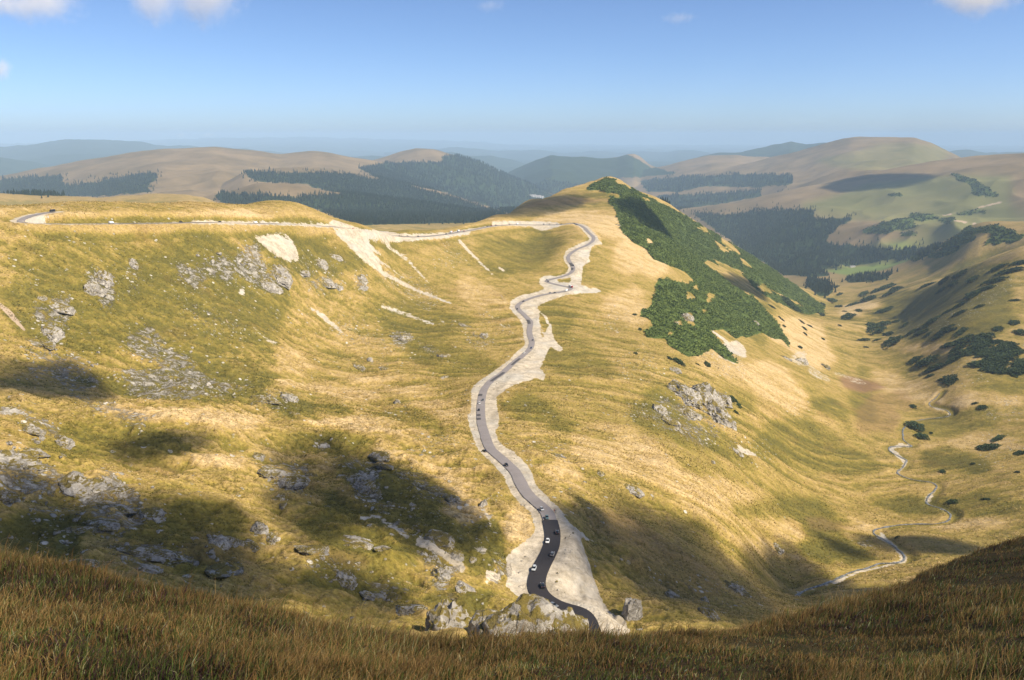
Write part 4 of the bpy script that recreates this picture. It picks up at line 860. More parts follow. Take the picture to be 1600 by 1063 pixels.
ROCKS = [
 (503,412,22,16,'grey rock knob, left one of a close pair under the saddle scree'),(524,402,22,11,'flat grey rock, upper right one of a close pair under the saddle scree'),
 (438,430,34,26,'large broken crag below the pale scree fan on the left wall'),(422,447,30,20,'lower half of the broken crag on the left wall'),(512,441,26,14,'jagged grey rock just below the pair of rock knobs'),(528,448,14,10,'small dark rock right of the jagged grey rock'),(476,428,12,16,'narrow rock rib between the large crag and the rock knobs'),
 (565,436,18,18,'grey rock at the head of the grass gully, left of the long scree chute'),(568,450,12,12,'small grey rock below the head of the grass gully'),
 (160,436,24,30,'pinkish crag, upper left one on the far left wall'),(146,452,24,28,'broad pinkish crag below the uppermost one on the far left wall'),(100,482,28,16,'dark undercut crag on the far left wall'),(78,520,28,24,'craggy rock at the foot of the far left wall'),(75,538,18,14,'small crag at the bottom of the far left wall'),(52,535,24,9,'thin ledge of rock beside the crag at the foot of the far left wall'),(66,466,12,8,'small overhanging rock left of the dark undercut crag'),
 (207,412,14,18,'faded pinkish rock patch high on the left wall'),
 (631,528,26,22,'triangular rock face on the grassy slope in mid valley'),(600,575,14,8,'rock shelf above the grassy bend in mid valley'),(692,556,20,10,'curved rock rim on the slope left of the road'),(561,575,16,18,'grey rock at the grassy bend in mid valley'),(577,562,8,14,'pale slab on the slope above the grassy bend'),(694,590,14,9,'pale low slab left of the road bend'),(755,525,14,14,'pale streaked rock close left of the road'),(725,508,18,9,'low rock on the spur left of the switchback'),
 (415,625,44,20,'rounded rock dome on the grassy hump'),(448,622,28,26,'broken side of the rock dome on the grassy hump'),(462,648,14,12,'single grey boulder just below the rock dome'),(620,630,12,24,'narrow rock rib at the end of the grassy hump'),
 (12,643,44,22,'tilted layered slab at the left edge'),(52,672,26,16,'small slab under the tilted layered slab'),(100,690,24,30,'dark rock rib running down toward the little bog'),(50,706,40,16,'grey ledge above the big slabs at lower left'),
 (18,725,56,44,'big grey slab at the left edge, below the ledge'),(50,732,40,20,'rounded end of the big grey slab'),(10,775,30,30,'rock slab lowest at the left edge'),
 (115,755,44,36,'broad stony knoll left of the smooth dark slab'),(150,762,34,22,'middle rock of the stony knoll'),(186,768,42,34,'smooth dark dome of slab on the stony knoll'),(183,795,44,20,'cracked slab below the dark dome'),(235,805,34,24,'fractured rock right of the cracked slab'),(165,818,46,16,'long slab stepping down to the lower left'),(122,828,42,18,'pale rounded slab at the dark green hollow'),(168,822,30,14,'small slab right of the pale rounded one'),
 (178,856,30,14,'half buried slab above the near turf at lower left'),(225,862,56,24,'wide rounded slab just above the near turf'),(262,868,54,22,'right hand part of the wide rounded slab'),(210,886,64,16,'flat slab touching the near turf'),(128,880,40,12,'low slab peeping over the near turf at far left'),(300,878,40,14,'low slab band right of the wide rounded slab'),(350,890,56,8,'long thin rock ledge near the bottom left'),
 (338,848,34,28,'brown weathered rock in the shadow'),(364,848,26,24,'purple grey crag beside the brown weathered rock'),(390,852,26,22,'speckled crag right of the purple grey one'),(302,842,12,10,'small pale boulder left of the brown weathered rock'),
 (428,742,44,30,'large rounded rock at the edge of the cloud shadow, sunny half'),(458,752,50,34,'dark right half of the large rounded rock at the cloud shadow edge'),(440,780,34,26,'broken rock below the large rounded rock'),(486,742,18,10,'small rock just right of the large rounded rock'),(404,712,20,14,'small grey rock in the sunlit grass left of the humps'),(505,697,28,16,'stony hump in the sunlit grass'),(476,726,14,5,'small white slab alone in the green grass'),(594,712,28,16,'rock at the top edge of the dark shadow'),
 (570,757,30,34,'pointed grey crag in the dark shadow'),(545,745,40,14,'reddish ledge left of the pointed crag'),(582,770,24,18,'rubble below the pointed crag'),(600,728,24,14,'blue grey rock above the dark green hollow'),(655,742,36,12,'bluish rock band along the shadowed spur'),(672,765,30,10,'pale ledge on the shadowed spur'),(706,778,26,14,'grey knob at the end of the shadowed spur'),(596,792,20,12,'pale boulder cluster in the shadowed hollow'),(643,790,14,12,'small pale rock in the shadowed hollow'),
 (548,848,62,18,'smooth grey whaleback rock'),(490,858,40,16,'grey rock left of the smooth whaleback'),(598,856,22,9,'low flat rock right of the smooth whaleback'),(442,790,10,14,'narrow rock fin below the broken rock'),(424,842,16,22,'upright pale rock in the lower shadow'),(405,825,22,28,'dark rock left of the upright pale one'),
 (668,872,44,28,'brown rock face beside the stony gully, upper part'),(688,898,34,36,'brown rock face beside the stony gully, lower part'),(725,920,26,24,'tail of rock running down from the stony gully'),(710,932,24,8,'flat pale rock at the foot of the stony gully'),(738,875,10,12,'small rock right of the stony gully'),(690,845,40,30,'sunlit crag at the head of the stony gully'),(712,868,28,20,'sunlit broken rock in the stony gully'),(755,790,12,34,'thin rock rib on the golden shoulder'),
 (538,906,34,26,'scree covered rock above the near grass'),(592,918,50,14,'long pale slab above the near grass'),(618,934,24,16,'small slab right of the long pale slab'),(640,952,44,22,'grey boulder pile behind the near grass'),(575,930,22,10,'low stone below the long pale slab'),
 (1065,612,50,46,'upper left part of the lichen cliff below the dwarf pines'),(1100,618,54,60,'main face of the lichen cliff below the dwarf pines'),(1120,650,46,54,'lower right buttress of the lichen cliff'),(1075,645,34,30,'inner step of the lichen cliff'),(1130,625,30,36,'right shoulder of the lichen cliff'),(1028,640,24,22,'detached rock left of the lichen cliff'),(1048,660,30,22,'yellowish rock at the lower left foot of the lichen cliff'),(1070,668,22,10,'low rock under the lichen cliff'),(1055,578,18,12,'small rock rib above the lichen cliff'),
 (1072,496,20,24,'grey crag enclosed by dwarf pines'),(1080,511,12,10,'small grey rock below the crag enclosed by dwarf pines'),(1056,504,10,8,'pale round rock among the dwarf pines'),(1150,705,22,7,'flat scree slab on the slope right of the lichen cliff'),(1180,505,12,12,'rock rib at the edge of the upper dwarf pines'),(1228,560,20,10,'rocky lip on the golden spur'),(1252,566,16,24,'small crag on the golden spur'),
 (988,765,34,14,'stony outcrop in the golden grass right of the road'),(937,740,12,16,'narrow broken rock on the slope right of the road'),(872,712,24,10,'low stones on the bank right of the road'),(940,815,8,5,'lone stone in the cloud shadow right of the road'),
 (1216,858,18,14,'rounded boulder above the stream gully'),(1352,852,22,9,'pale rock patch beside the lower stream'),(1100,940,14,24,'dark crag in the gully just beyond the grass, right of the road'),(1150,922,40,26,'grey crag in the shaded gully'),(1050,930,24,18,'shaded rock on the gully side'),(1110,960,24,30,'rounded boulder just behind the near grass on the right'),
 (965,352,10,5,'small rock near the top of the golden spur'),(1290,574,12,14,'pale eroded edge above the red bog'),
]
for k, (u, v, w, h, lb) in enumerate(ROCKS): put_rock(u, v, w, h, lb, k)
# rocks standing on the steep slope just below the viewpoint
def near_rock(u, v, w, h, r, k, lb, deep=.9):
    a, t = ray(u, v); a = float(a); p = Vector((math.sin(a) * r, math.cos(a) * r, float(t) * r)); s = p.length / F_PX
    o = bpy.data.objects.new('rock_outcrop', OUT[k % len(OUT)]); COL.objects.link(o)
    gz = height(np.array([p.x]), np.array([p.y]))[0]; H = (p.z - gz) / 2 + h * s * .8
    o.scale = (w * s / 2 * 1.2, w * s / 2 * deep, max(H, h * s * .6)); o.rotation_euler = (0, 0, .4 - a + k)
    o.location = (p.x, p.y, p.z + h * s * .5 - max(H, h * s * .6) * .92)
    tag(o, lb, 'rock', 'rock outcrops on the mountainside')
for (u, v, w, h, k, lb) in [(700,980,74,50,1,'sunlit pale boulder standing up behind the grass, left of the road'),(830,990,100,62,7,'big grassy crag hiding the bottom of the road'),(778,986,64,44,8,'low grey shoulder of the big crag at the bottom of the road'),(984,962,26,40,5,'pale boulder at the end of the gravel bank'),(876,996,70,62,8,'low grassy end of the big crag beside the road bottom')]:
    put_rock(u, v, w, h, lb, k, tall=.95)
# ------------------------------------------------------------------ loose stones
def scatter_stones(n, polys, label, group, smin, smax, rmax=1200):
    for _ in range(n):
        u0, v0, w, h = random.choices(polys, weights=[q[2] * q[3] for q in polys])[0]
        u = u0 + random.gauss(0, w / 3.2); v = v0 + random.gauss(0, h / 3.2)
        p = hit(u, v, rmax=rmax); s = random.uniform(smin, smax) * random.choice((.7, 1, 1, 1.6))
        o = bpy.data.objects.new('boulder', STONE[random.randrange(6)]); COL.objects.link(o)
        o.scale = (s, s * random.uniform(.6, 1), s * random.uniform(.45, .8)); o.rotation_euler = (random.uniform(-.4, .4), random.uniform(-.4, .4), random.uniform(0, 6)); o.location = p
        tag(o, label, 'boulder', group)
scatter_stones(46, [(60,660,90,40),(70,700,110,70),(40,790,80,60)], 'pale stone lying among the slabs at the left edge', 'stones among the slabs at the left edge', .5, 1.1)
scatter_stones(36, [(80,830,110,60),(110,800,60,40)], 'pale stone lying in the dark green hollow at lower left', 'stones in the dark green hollow', .35, .8)
scatter_stones(40, [(240,790,140,80),(250,860,200,60)], 'grey stone strewn between the slabs above the near turf', 'stones between the lower left slabs', .35, .9)
scatter_stones(50, [(250,560,150,60),(300,600,160,50),(130,580,100,50)], 'white stone strewn over the floor below the left wall', 'stones below the left wall', .9, 1.8)
scatter_stones(30, [(350,420,80,60),(400,420,60,60)], 'pale block in the boulder field under the ridge road', 'blocks under the ridge road', 1.2, 2.2)
scatter_stones(46, [(620,770,150,60),(600,800,120,50),(670,820,90,60)], 'pale stone lying in the cloud shadow left of the road', 'stones in the cloud shadow', .4, .9)
scatter_stones(26, [(540,890,90,50),(600,930,90,30)], 'grey stone lying on the green slope just beyond the near grass', 'stones beyond the near grass', .3, .7)
scatter_stones(26, [(1090,650,110,90),(1150,700,80,30)], 'pale block fallen around the lichen cliff', 'blocks around the lichen cliff', .9, 1.8)
def road_rubble(n):
    for _ in range(n):
        k = random.randrange(int(len(road_line) * .45), len(road_line) - 8); t = road_line[k + 1] - road_line[k - 1]; t /= np.linalg.norm(t); e = random.choice((-1, 1)) * random.uniform(5.2, 9.5)
        x, y = road_line[k, 0] + t[1] * e, road_line[k, 1] - t[0] * e; s = random.uniform(.25, .75)
        o = bpy.data.objects.new('boulder', STONE[random.randrange(6)]); COL.objects.link(o); o.location = (x, y, height(np.array([x]), np.array([y]))[0]); o.scale = (s, s * random.uniform(.6, 1), s * random.uniform(.5, .9)); o.rotation_euler = (0, 0, random.uniform(0, 6))
        tag(o, 'stone block lying on the pale gravel verge of the road', 'boulder', 'blocks along the road verge')
road_rubble(70)

# ------------------------------------------------------------------ dwarf pine and forest
def leaf_mat(name, a, b, scale):
    g = NT(name); p = g.pos(); c = g.mix(g.step(g.noise(p, scale, 6, .68), .28, .72), a, b)
    oi = g.n('ShaderNodeObjectInfo'); c = g.mix(g.math('MULTIPLY', oi.outputs['Random'], .35), c, tuple(x * .6 for x in a))
    g.bsdf(c, .8, .2); return g.m
M_dwarf = leaf_mat('dwarf_pine_needles', (0.065, 0.105, 0.022), (0.25, 0.31, 0.075), 1 / 11)
M_shrub = leaf_mat('shrub_needles', (0.024, 0.042, 0.013), (0.060, 0.088, 0.026), 1 / 4)
M_spruce = leaf_mat('spruce_needles', (0.006, 0.016, 0.012), (0.034, 0.056, 0.030), 1 / 14)
def tufts(P, S, jitter, seed, spikes=6):
    """bristly tufts: each is a ring of upward sprays round a point -> vertices, faces"""
    q = np.random.default_rng(seed); n = len(P); Vs = []; Fs = []
    i0 = np.arange(n, dtype=np.int32)[:, None] * (spikes * 3)
    for k in range(spikes):
        th = 2 * math.pi * k / spikes + q.uniform(0, 2 * math.pi / spikes, n); el = q.uniform(.15, 1.25, n); L = S * q.uniform(.7, 1.25, n)
        d = np.stack([np.cos(th) * np.cos(el), np.sin(th) * np.cos(el), np.sin(el)], 1)
        sd_ = np.stack([-np.sin(th), np.cos(th), 0 * th], 1) * (S * .42)[:, None]
        base = P + d * (L * .12)[:, None] + q.normal(0, jitter, (n, 3)) * S[:, None]; top = P + d * L[:, None]
        mid_ = base + (top - base) * .55 + np.array([0, 0, 1]) * (L * .12)[:, None]
        Vs.append(np.stack([base - sd_ * .3, mid_ + sd_, top], 1)); Vs[-1][:, 0] = base - sd_
        Fs.append(i0 + np.array([[3 * k, 3 * k + 1, 3 * k + 2]], np.int32))
    V = np.stack(Vs, 1).reshape(-1, 3)
    return V, np.concatenate(Fs, 0)
def sample_area(G, spacing, thr=.5, rmin=300, rmax=20000, seed=1):
    """random ground points where a cover map exceeds a threshold, about one per spacing^2"""
    q = np.random.default_rng(seed); j0, j1 = np.searchsorted(RR, rmin), np.searchsorted(RR, rmax)
    area = (np.gradient(RR)[j0:j1, None] * RR[j0:j1, None] * np.gradient(AZ)[None])
    lam = np.where(G[j0:j1] > thr, area / spacing ** 2, 0); cnt = q.poisson(lam)
    jj, ii = np.nonzero(cnt); k = cnt[jj, ii]; jj = np.repeat(jj, k); ii = np.repeat(ii, k)
    lr = LR[j0 + jj] + q.uniform(-.5, .5, len(jj)) * np.gradient(LR)[j0 + jj]; az = AZ[ii] + q.uniform(-.5, .5, len(ii)) * np.gradient(AZ)[ii]
    r = np.exp(lr); x = np.sin(az) * r; y = np.cos(az) * r
    return np.stack([x, y, height(x, y)], 1)
P = sample_area(pine + .95 * fbm(GX, GY, 26, 5, 62), 2.2, .53, 500, 2800, 3); P = P[pine[tuple(np.rint(np.stack(col_row(np.arctan2(P[:, 0], P[:, 1]), np.hypot(P[:, 0], P[:, 1])))[::-1]).astype(int))] > .08]
lump = .5 + .5 * fbm(P[:, 0], P[:, 1], 14, 3, 61); keep = (lump + rng.uniform(-.3, .3, len(P))) > .22
P = P[keep]; S = (1.5 + 1.6 * np.clip(lump[keep], 0, 1.2)) * rng.uniform(.8, 1.3, len(P)); P[:, 2] += S * .3 * rng.uniform(0, 1, len(P)) + 2.2 * np.clip(lump[keep] - .45, 0, 1)
V, Fc = tufts(P, S, .12, 5)
tag(link_mesh('dwarf_pine_cover', np_mesh('dwarf_pine_cover', V, [Fc], False), mat=M_dwarf), 'dense green dwarf pine covering the right flank of the peak', 'dwarf pine', kind='stuff')
P = sample_area(pine, 9, .4, 2800, 9500, 4); S = rng.uniform(4, 8, len(P))
V, Fc = tufts(P, S, .2, 6)
tag(link_mesh('dwarf_pine_cover', np_mesh('dwarf_pine_cover', V, [Fc], False), mat=M_shrub), 'dark patches of dwarf pine on the far right hillsides', 'dwarf pine', kind='stuff')

# tussocks: the nearer slopes carry real tufts of grass
def tussocks():
    q = np.random.default_rng(77); j0, j1 = np.searchsorted(RR, 175), np.searchsorted(RR, 1050); i0, i1 = np.searchsorted(AZ, R(-38)), np.searchsorted(AZ, R(38))
    sl_ = (slice(j0, j1), slice(i0, i1)); r = RR[j0:j1, None]
    free = (gravel[sl_] < .25) & (pine[sl_] < .2) & (sd[sl_] > 4) & (d_road[sl_] > 9) & (d_ridge[sl_] > 9) & (stony[sl_] < .75)
    dens = np.clip(.75 + .9 * fbm(GX[sl_], GY[sl_], 24, 4, 78), 0, 1.6)
    lam = np.gradient(RR)[j0:j1, None] * r * np.gradient(AZ)[None, i0:i1] / (.0029 * r) ** 2 * free * dens
    jj, ii = np.nonzero(q.poisson(lam)); n = len(jj); jj += j0; ii += i0
    lr = LR[jj] + q.uniform(-.5, .5, n) * np.gradient(LR)[jj]; az = AZ[ii] + q.uniform(-.5, .5, n) * np.gradient(AZ)[ii]; rr_ = np.exp(lr)
    x = np.sin(az) * rr_; y = np.cos(az) * rr_; P = np.stack([x, y, height(x, y) - .05], 1)
    S = np.clip(.0017 * rr_, .3, .95) * q.uniform(.6, 1.3, n); V, Fc = tufts(P, S, .25, 79, 3)
    dry = np.clip(.57 + .44 * (gold[jj, ii] - 1.5 * green[jj, ii]) + .5 * fbm(x, y, 22, 3, 80) + q.normal(0, .16, n), 0, 1)
    c = np.stack([np.interp(dry, [0, .3, .5, .75, 1], k) for k in ([.11, .175, .275, .385, .50], [.10, .142, .202, .268, .365], [.022, .03, .053, .10, .18])], 1) * q.uniform(.72, 1.22, (n, 1))
    me = np_mesh('tussock_grass', V, [Fc], False); col_attr(me, 'blade', np.repeat(c, 9, 0))
    g = NT('tussock'); g.bsdf(g.attr('blade').outputs['Color'], .9, .1); tag(link_mesh('tussock_grass', me, mat=g.m), 'tufts of dry grass standing on the nearer slopes', 'grass', kind='stuff')
tussocks()

def shrub_mesh(seed, n=260):
    q = np.random.default_rng(seed); a = q.uniform(0, 2 * math.pi, n); rad = np.sqrt(q.uniform(0, 1, n))
    edge = 1 + .28 * np.sin(2 * a + seed) + .2 * np.sin(5 * a + 2 * seed); x = np.cos(a) * rad * edge; y = np.sin(a) * rad * edge
    z = .30 * np.sqrt(np.clip(1 - rad ** 2, 0, 1)) * q.uniform(.45, 1, n)
    P = np.stack([x, y, z], 1); V, Fc = tufts(P, q.uniform(.13, .24, n), .1, seed + 1, 5)
    return np_mesh('shrub', V, [Fc], False)
SHR = [shrub_mesh(200 + k) for k in range(6)]
for m in SHR: m.materials.append(M_shrub)
def shrub(u, v, w, h, label, group, rmax=3200):
    p = hit(u, v, 350, rmax); s = p.length / F_PX
    o = bpy.data.objects.new('shrub', random.choice(SHR)); COL.objects.link(o)
    az = math.atan2(p.x, p.y); W = w * s / 2
    e = hit(u, v - h / 2, 350, rmax); D = min(max((e - p).xy.length, W * .4), W * 2.2)
    o.scale = (W, D, min(W, D) * .8 + 1.0); o.rotation_euler = (0, 0, -az + random.uniform(-.2, .2)); o.location = p
    # lie on the slope
    q = .5 * (W + D); dx = (height(np.array([p.x + q]), np.array([p.y])) - height(np.array([p.x - q]), np.array([p.y])))[0] / (2 * q); dy = (height(np.array([p.x]), np.array([p.y + q])) - height(np.array([p.x]), np.array([p.y - q])))[0] / (2 * q)
    tilt = Vector((0, 0, 1)).rotation_difference(Vector((-dx, -dy, 1)).normalized()).to_matrix()
    o.rotation_euler = (tilt @ o.rotation_euler.to_matrix()).to_euler()
    return tag(o, label, 'shrub', group)
g1 = 'shrubs along the upper stream'
for (u, v, w, h, lb) in [(1430,667,22,22,'dark dwarf pine clump beside the stream bend, larger upper part'),(1440,683,16,8,'low dwarf pine clump right below the larger one at the stream bend'),(1427,636,9,5,'lone round shrub left of the upper stream'),(1545,701,26,8,'dark double shrub on the right meadow'),(1535,699,12,6,'left end of the double shrub on the right meadow'),(1560,686,14,7,'dark shrub upslope of the double shrub'),(1594,709,14,6,'shrub at the right edge of the frame above the meadow'),(1488,785,12,8,'lone dark shrub right of the lower stream'),(1540,781,10,4,'low shrub on the meadow right of the lower stream'),(1473,738,9,6,'small shrub right of the middle stream'),(1520,725,5,3,'tiny shrub below the double shrub'),(1590,738,5,3,'tiny shrub by the right edge below the meadow'),(1455,677,5,3,'tiny shrub right of the stream bend clumps'),(1402,840,6,3,'dark bush on the bank of the lower stream'),
   (1450,567,34,12,'wide dwarf pine clump in the middle of the valley floor'),(1430,564,18,8,'left wing of the wide dwarf pine clump on the valley floor'),(1460,577,24,10,'lower part of the wide dwarf pine clump on the valley floor'),(1453,588,10,6,'small shrub just under the wide dwarf pine clump'),(1485,595,22,12,'dwarf pine right of the gravelly stream head'),(1470,594,8,4,'small bush by the gravelly stream head'),(1535,638,14,6,'shrub below the little mound at the right'),(1523,631,7,4,'small shrub on the little mound at the right'),(1583,587,10,5,'small shrub at the right below the dark thicket')]:
    shrub(u, v, w, h, lb, g1)
g2 = 'dwarf pine clumps on the far valley floor'
for i, (u, v, w, h) in enumerate([(1325,496,18,9),(1342,486,10,6),(1333,477,16,5),(1368,516,26,14),(1360,508,14,10),(1380,507,18,8),(1395,535,24,14),(1388,523,16,7),(1405,528,10,5),(1350,532,14,8),(1370,532,10,6),(1353,543,6,5),(1358,468,22,14),(1350,460,14,10),(1370,455,14,8),(1390,460,20,12),(1385,450,20,8),(1400,452,14,8),(1312,460,8,4),(1308,448,7,4),(1285,476,10,5),(1320,487,6,4),(1300,470,14,8),(1310,480,12,8)]):
    shrub(u, v, w, h, 'dwarf pine clump scattered on the far valley floor near the narrow part', g2, 3400)
g3 = 'thicket on the right valley side'
for i in range(64):
    t = random.random(); u = random.choice((random.uniform(1480, 1605), random.uniform(1520, 1605))); v = 528 + (u - 1480) * .22 + random.uniform(-14, 34) + (0 if u < 1540 else random.uniform(-6, 14))
    shrub(u, min(v, 582), random.uniform(12, 26), random.uniform(6, 12), 'dark dwarf pine in the thicket on the right valley side', g3)
g4 = 'shrubs dotting the right slope'
for i, (u, v, w, h) in enumerate([(1455,505,24,7),(1475,520,26,9),(1465,528,14,6),(1440,521,20,5),(1425,520,14,4),(1490,515,10,5),(1415,508,10,4),(1400,503,10,4),(1450,524,10,5),(1500,490,16,5),(1560,515,14,6),(1585,505,14,6),(1595,520,16,8),(1575,540,20,8),(1520,462,24,6),(1540,452,20,6),(1500,478,16,5),(1480,488,12,4),(1555,440,26,6),(1580,425,30,8),(1595,412,20,8),(1560,420,20,6),(1520,438,20,6),(1490,445,16,5),(1470,455,14,4),(1530,480,12,4),(1500,430,24,6),(1475,440,20,5),(1450,447,20,5),(1585,470,12,4),(1380,487,16,6),(1388,483,12,5)]):
    shrub(u, v, w, h, 'low dark shrub on the steep slope at the right', g4, 3400)
g5 = 'shrubs on the golden spur'
for i, (u, v, w, h) in enumerate([(1235,478,24,8),(1245,484,16,6),(1222,500,7,4),(1225,510,6,3),(1218,496,5,3),(1257,514,8,4),(1258,522,6,3),(1286,530,6,3),(1252,503,8,3),(1265,510,8,3),(1312,509,5,3),(1230,470,20,6),(1206,480,10,4),(1210,502,7,3),(1285,492,8,4),(1250,543,8,3),(1105,570,12,6),(1060,566,16,12),(1145,625,16,14),(1154,635,12,12),(1150,645,8,6),(993,553,6,5),(1046,560,8,6),(1090,570,6,4),(1008,485,8,6),(992,492,6,4),(1000,515,6,4),(988,348,8,4),(1000,346,8,5),(1013,390,6,4)]):
    shrub(u, v, w, h, 'dwarf pine bush growing apart from the thick cover on the golden spur', g5, 2700)

def spruce_mesh(seed):
    q = random.Random(seed); bm = bmesh.new()
    bmesh.ops.create_cone(bm, cap_ends=True, segments=6, radius1=.022, radius2=.006, depth=.9, matrix=Matrix.Translation((0, 0, .45)))
    tiers = 9
    for k in range(tiers):
        z = .10 + .82 * k / tiers; rr = .19 * (1 - k / tiers) ** .85 + .015; m = 7
        top = bm.verts.new((0, 0, min(1, z + .20)))
        ring = []
        for j in range(m):
            a = 2 * math.pi * (j + q.random() * .6) / m; l = rr * q.uniform(.65, 1.25)
            ring.append((bm.verts.new((math.cos(a) * l, math.sin(a) * l, z - .035 * q.random())), bm.verts.new((math.cos(a + .45) * l * .45, math.sin(a + .45) * l * .45, z + .05))))
        for j in range(m): bm.faces.new((top, ring[j][0], ring[j][1])); bm.faces.new((top, ring[j][1], ring[(j + 1) % m][0]))
    me = bpy.data.meshes.new('spruce_tree'); bm.to_mesh(me); bm.free(); me.materials.append(M_spruce); return me
SPR = [spruce_mesh(300 + k) for k in range(4)]
P = sample_area(forest + .45 * fbm(GX, GY, 90, 4, 63) * (forest > .02), 11.5, .5, 2500, 6800, 8); P = np.r_[P, sample_area(soft(forest, 14), 50, .05, 2500, 6800, 18)]; d = np.hypot(P[:, 0], P[:, 1])
vis = (np.abs(np.arctan2(P[:, 0], P[:, 1])) < R(36)); P = P[vis]; d = d[vis]
def seen(p):
    r = np.linspace(150, 1, 0) if False else None
    a = math.atan2(p[0], p[1]); rr_ = math.hypot(p[0], p[1]); i = int(np.clip(np.interp(a, AZ, np.arange(NA)), 0, NA - 1)); k = np.searchsorted(RR, rr_ * .985); lo = np.searchsorted(RR, 130)
    return (Z[lo:k, i] / RR[lo:k]).max() < (p[2] + 14) / rr_
order = np.argsort(d); single = [k for k in order if seen(P[k])][:290]
for k in single:
    o = bpy.data.objects.new('spruce_tree', SPR[int(k) % 4]); COL.objects.link(o); H = random.uniform(14, 26)
    o.scale = (H, H, H); o.rotation_euler = (0, 0, random.uniform(0, 6)); o.location = P[k] - np.array([0, 0, .5])
    tag(o, 'dark spruce at the near edge of the forest beyond the narrow valley floor', 'tree', 'spruces at the near forest edge')
def forest_mesh(P, hmin, hmax, seed):
    q = np.random.default_rng(seed); n = len(P); H = q.uniform(hmin, hmax, n); m = 5; Vs = [P + np.c_[0 * H, 0 * H, H]]
    for lvl, (zf, rf) in enumerate(((.12, .20), (.45, .13))):
        for k in range(m):
            a = 2 * math.pi * k / m + q.uniform(0, 1, n); l = H * rf * q.uniform(.7, 1.3, n)
            Vs.append(P + np.stack([np.cos(a) * l, np.sin(a) * l, H * (zf - .05 * q.uniform(0, 1, n))], 1))
    Vs.insert(1 + m, P + np.c_[0 * H, 0 * H, H * .68])
    V = np.stack(Vs, 1); per = V.shape[1]; i = np.arange(n, dtype=np.int32)[:, None] * per; F = []
    for k in range(m):
        F.append(i + np.array([[1 + m, 1 + k, 1 + (k + 1) % m]])); F.append(i + np.array([[0, 2 + m + k, 2 + m + (k + 1) % m]]))
    return V.reshape(-1, 3), np.concatenate(F, 0).astype(np.int32)
mass = np.ones(len(P), bool); mass[single] = False
Pf = sample_area(forest + .45 * fbm(GX, GY, 140, 4, 64) * (forest > .02), 26, .5, 6800, 9500, 9)
V1, F1 = forest_mesh(P[mass], 11, 23, 1); V2, F2 = forest_mesh(Pf, 22, 34, 2)
tag(link_mesh('spruce_forest', np_mesh('spruce_forest', np.r_[V1, V2], [np.r_[F1, F2 + len(V1)].astype(np.int32)], False), mat=M_spruce), 'dark spruce forest covering the far hillsides', 'forest', kind='stuff')

# ------------------------------------------------------------------ vehicles
PAINT = {n: simple_mat('car_paint_' + n, c, .3, .5, .04, 1.0, coat=.6) for n, c in dict(white=(.8, .8, .78), silver=(.45, .47, .48), grey=(.14, .15, .16), black=(.012, .012, .014), blue=(.02, .05, .13), red=(.42, .03, .02), teal=(.07, .13, .14), tan=(.45, .38, .28)).items()}
M_glass = simple_mat('car_glass', (.01, .013, .016), .08, .6, .1); M_tyre = simple_mat('tyre', (.015, .015, .015), .8, .2); M_rim = simple_mat('rim', (.4, .4, .42), .35, .5, metallic=.8)
M_lamp = simple_mat('headlight', (.75, .76, .78), .1, .6); M_tail = simple_mat('tail_light', (.35, .01, .01), .2, .5)
def loft(name, secs, mat, parent, bev=.04):
    """secs: (x, half width, z low, z high, half width at top)"""
    bm = bmesh.new(); rings = [[bm.verts.new((x, s * y, z)) for (s, y, z) in ((-1, w, z0), (-1, w * 1.02, z0 * .5 + z1 * .5), (-1, wt, z1), (1, wt, z1), (1, w * 1.02, z0 * .5 + z1 * .5), (1, w, z0))] for (x, w, z0, z1, wt) in secs]
    for a, b in zip(rings, rings[1:]):
        for k in range(6): bm.faces.new((a[k], a[(k + 1) % 6], b[(k + 1) % 6], b[k]))
    bm.faces.new(rings[0][::-1]); bm.faces.new(rings[-1]); bmesh.ops.recalc_face_normals(bm, faces=bm.faces)
    bmesh.ops.bevel(bm, geom=[e for e in bm.edges if e.calc_face_angle(0) > .5], offset=bev, segments=2, affect='EDGES', profile=.6)
    for f in bm.faces: f.smooth = True
    me = bpy.data.meshes.new(name); bm.to_mesh(me); bm.free(); return link_mesh(name, me, parent, mat)
def wheel(parent, x, y, r):
    bm = bmesh.new(); bmesh.ops.create_cone(bm, cap_ends=True, segments=20, radius1=r, radius2=r, depth=.2, matrix=Matrix.Translation((x, y, r)) @ Matrix.Rotation(R(90), 4, 'X'))
    bmesh.ops.bevel(bm, geom=[e for e in bm.edges if e.calc_face_angle(0) > 1], offset=.03, segments=2, affect='EDGES')
    me = bpy.data.meshes.new('wheel'); bm.to_mesh(me); bm.free(); w = link_mesh('wheel', me, parent, M_tyre)
    bm = bmesh.new(); bmesh.ops.create_cone(bm, cap_ends=True, segments=16, radius1=r * .62, radius2=r * .55, depth=.21, matrix=Matrix.Translation((x, y + (.01 if y > 0 else -.01), r)) @ Matrix.Rotation(R(90 if y < 0 else -90), 4, 'X'))
    me = bpy.data.meshes.new('rim'); bm.to_mesh(me); bm.free(); link_mesh('rim', me, w, M_rim)
def lampbox(name, parent, x, y, z, mat):
    bm = bmesh.new(); bmesh.ops.create_cube(bm, size=1, matrix=Matrix.Translation((x, y, z)) @ Matrix.Diagonal((.08, .34, .15, 1)))
    bmesh.ops.bevel(bm, geom=bm.edges[:], offset=.025, segments=2, affect='EDGES'); me = bpy.data.meshes.new(name); bm.to_mesh(me); bm.free(); link_mesh(name, me, parent, mat)
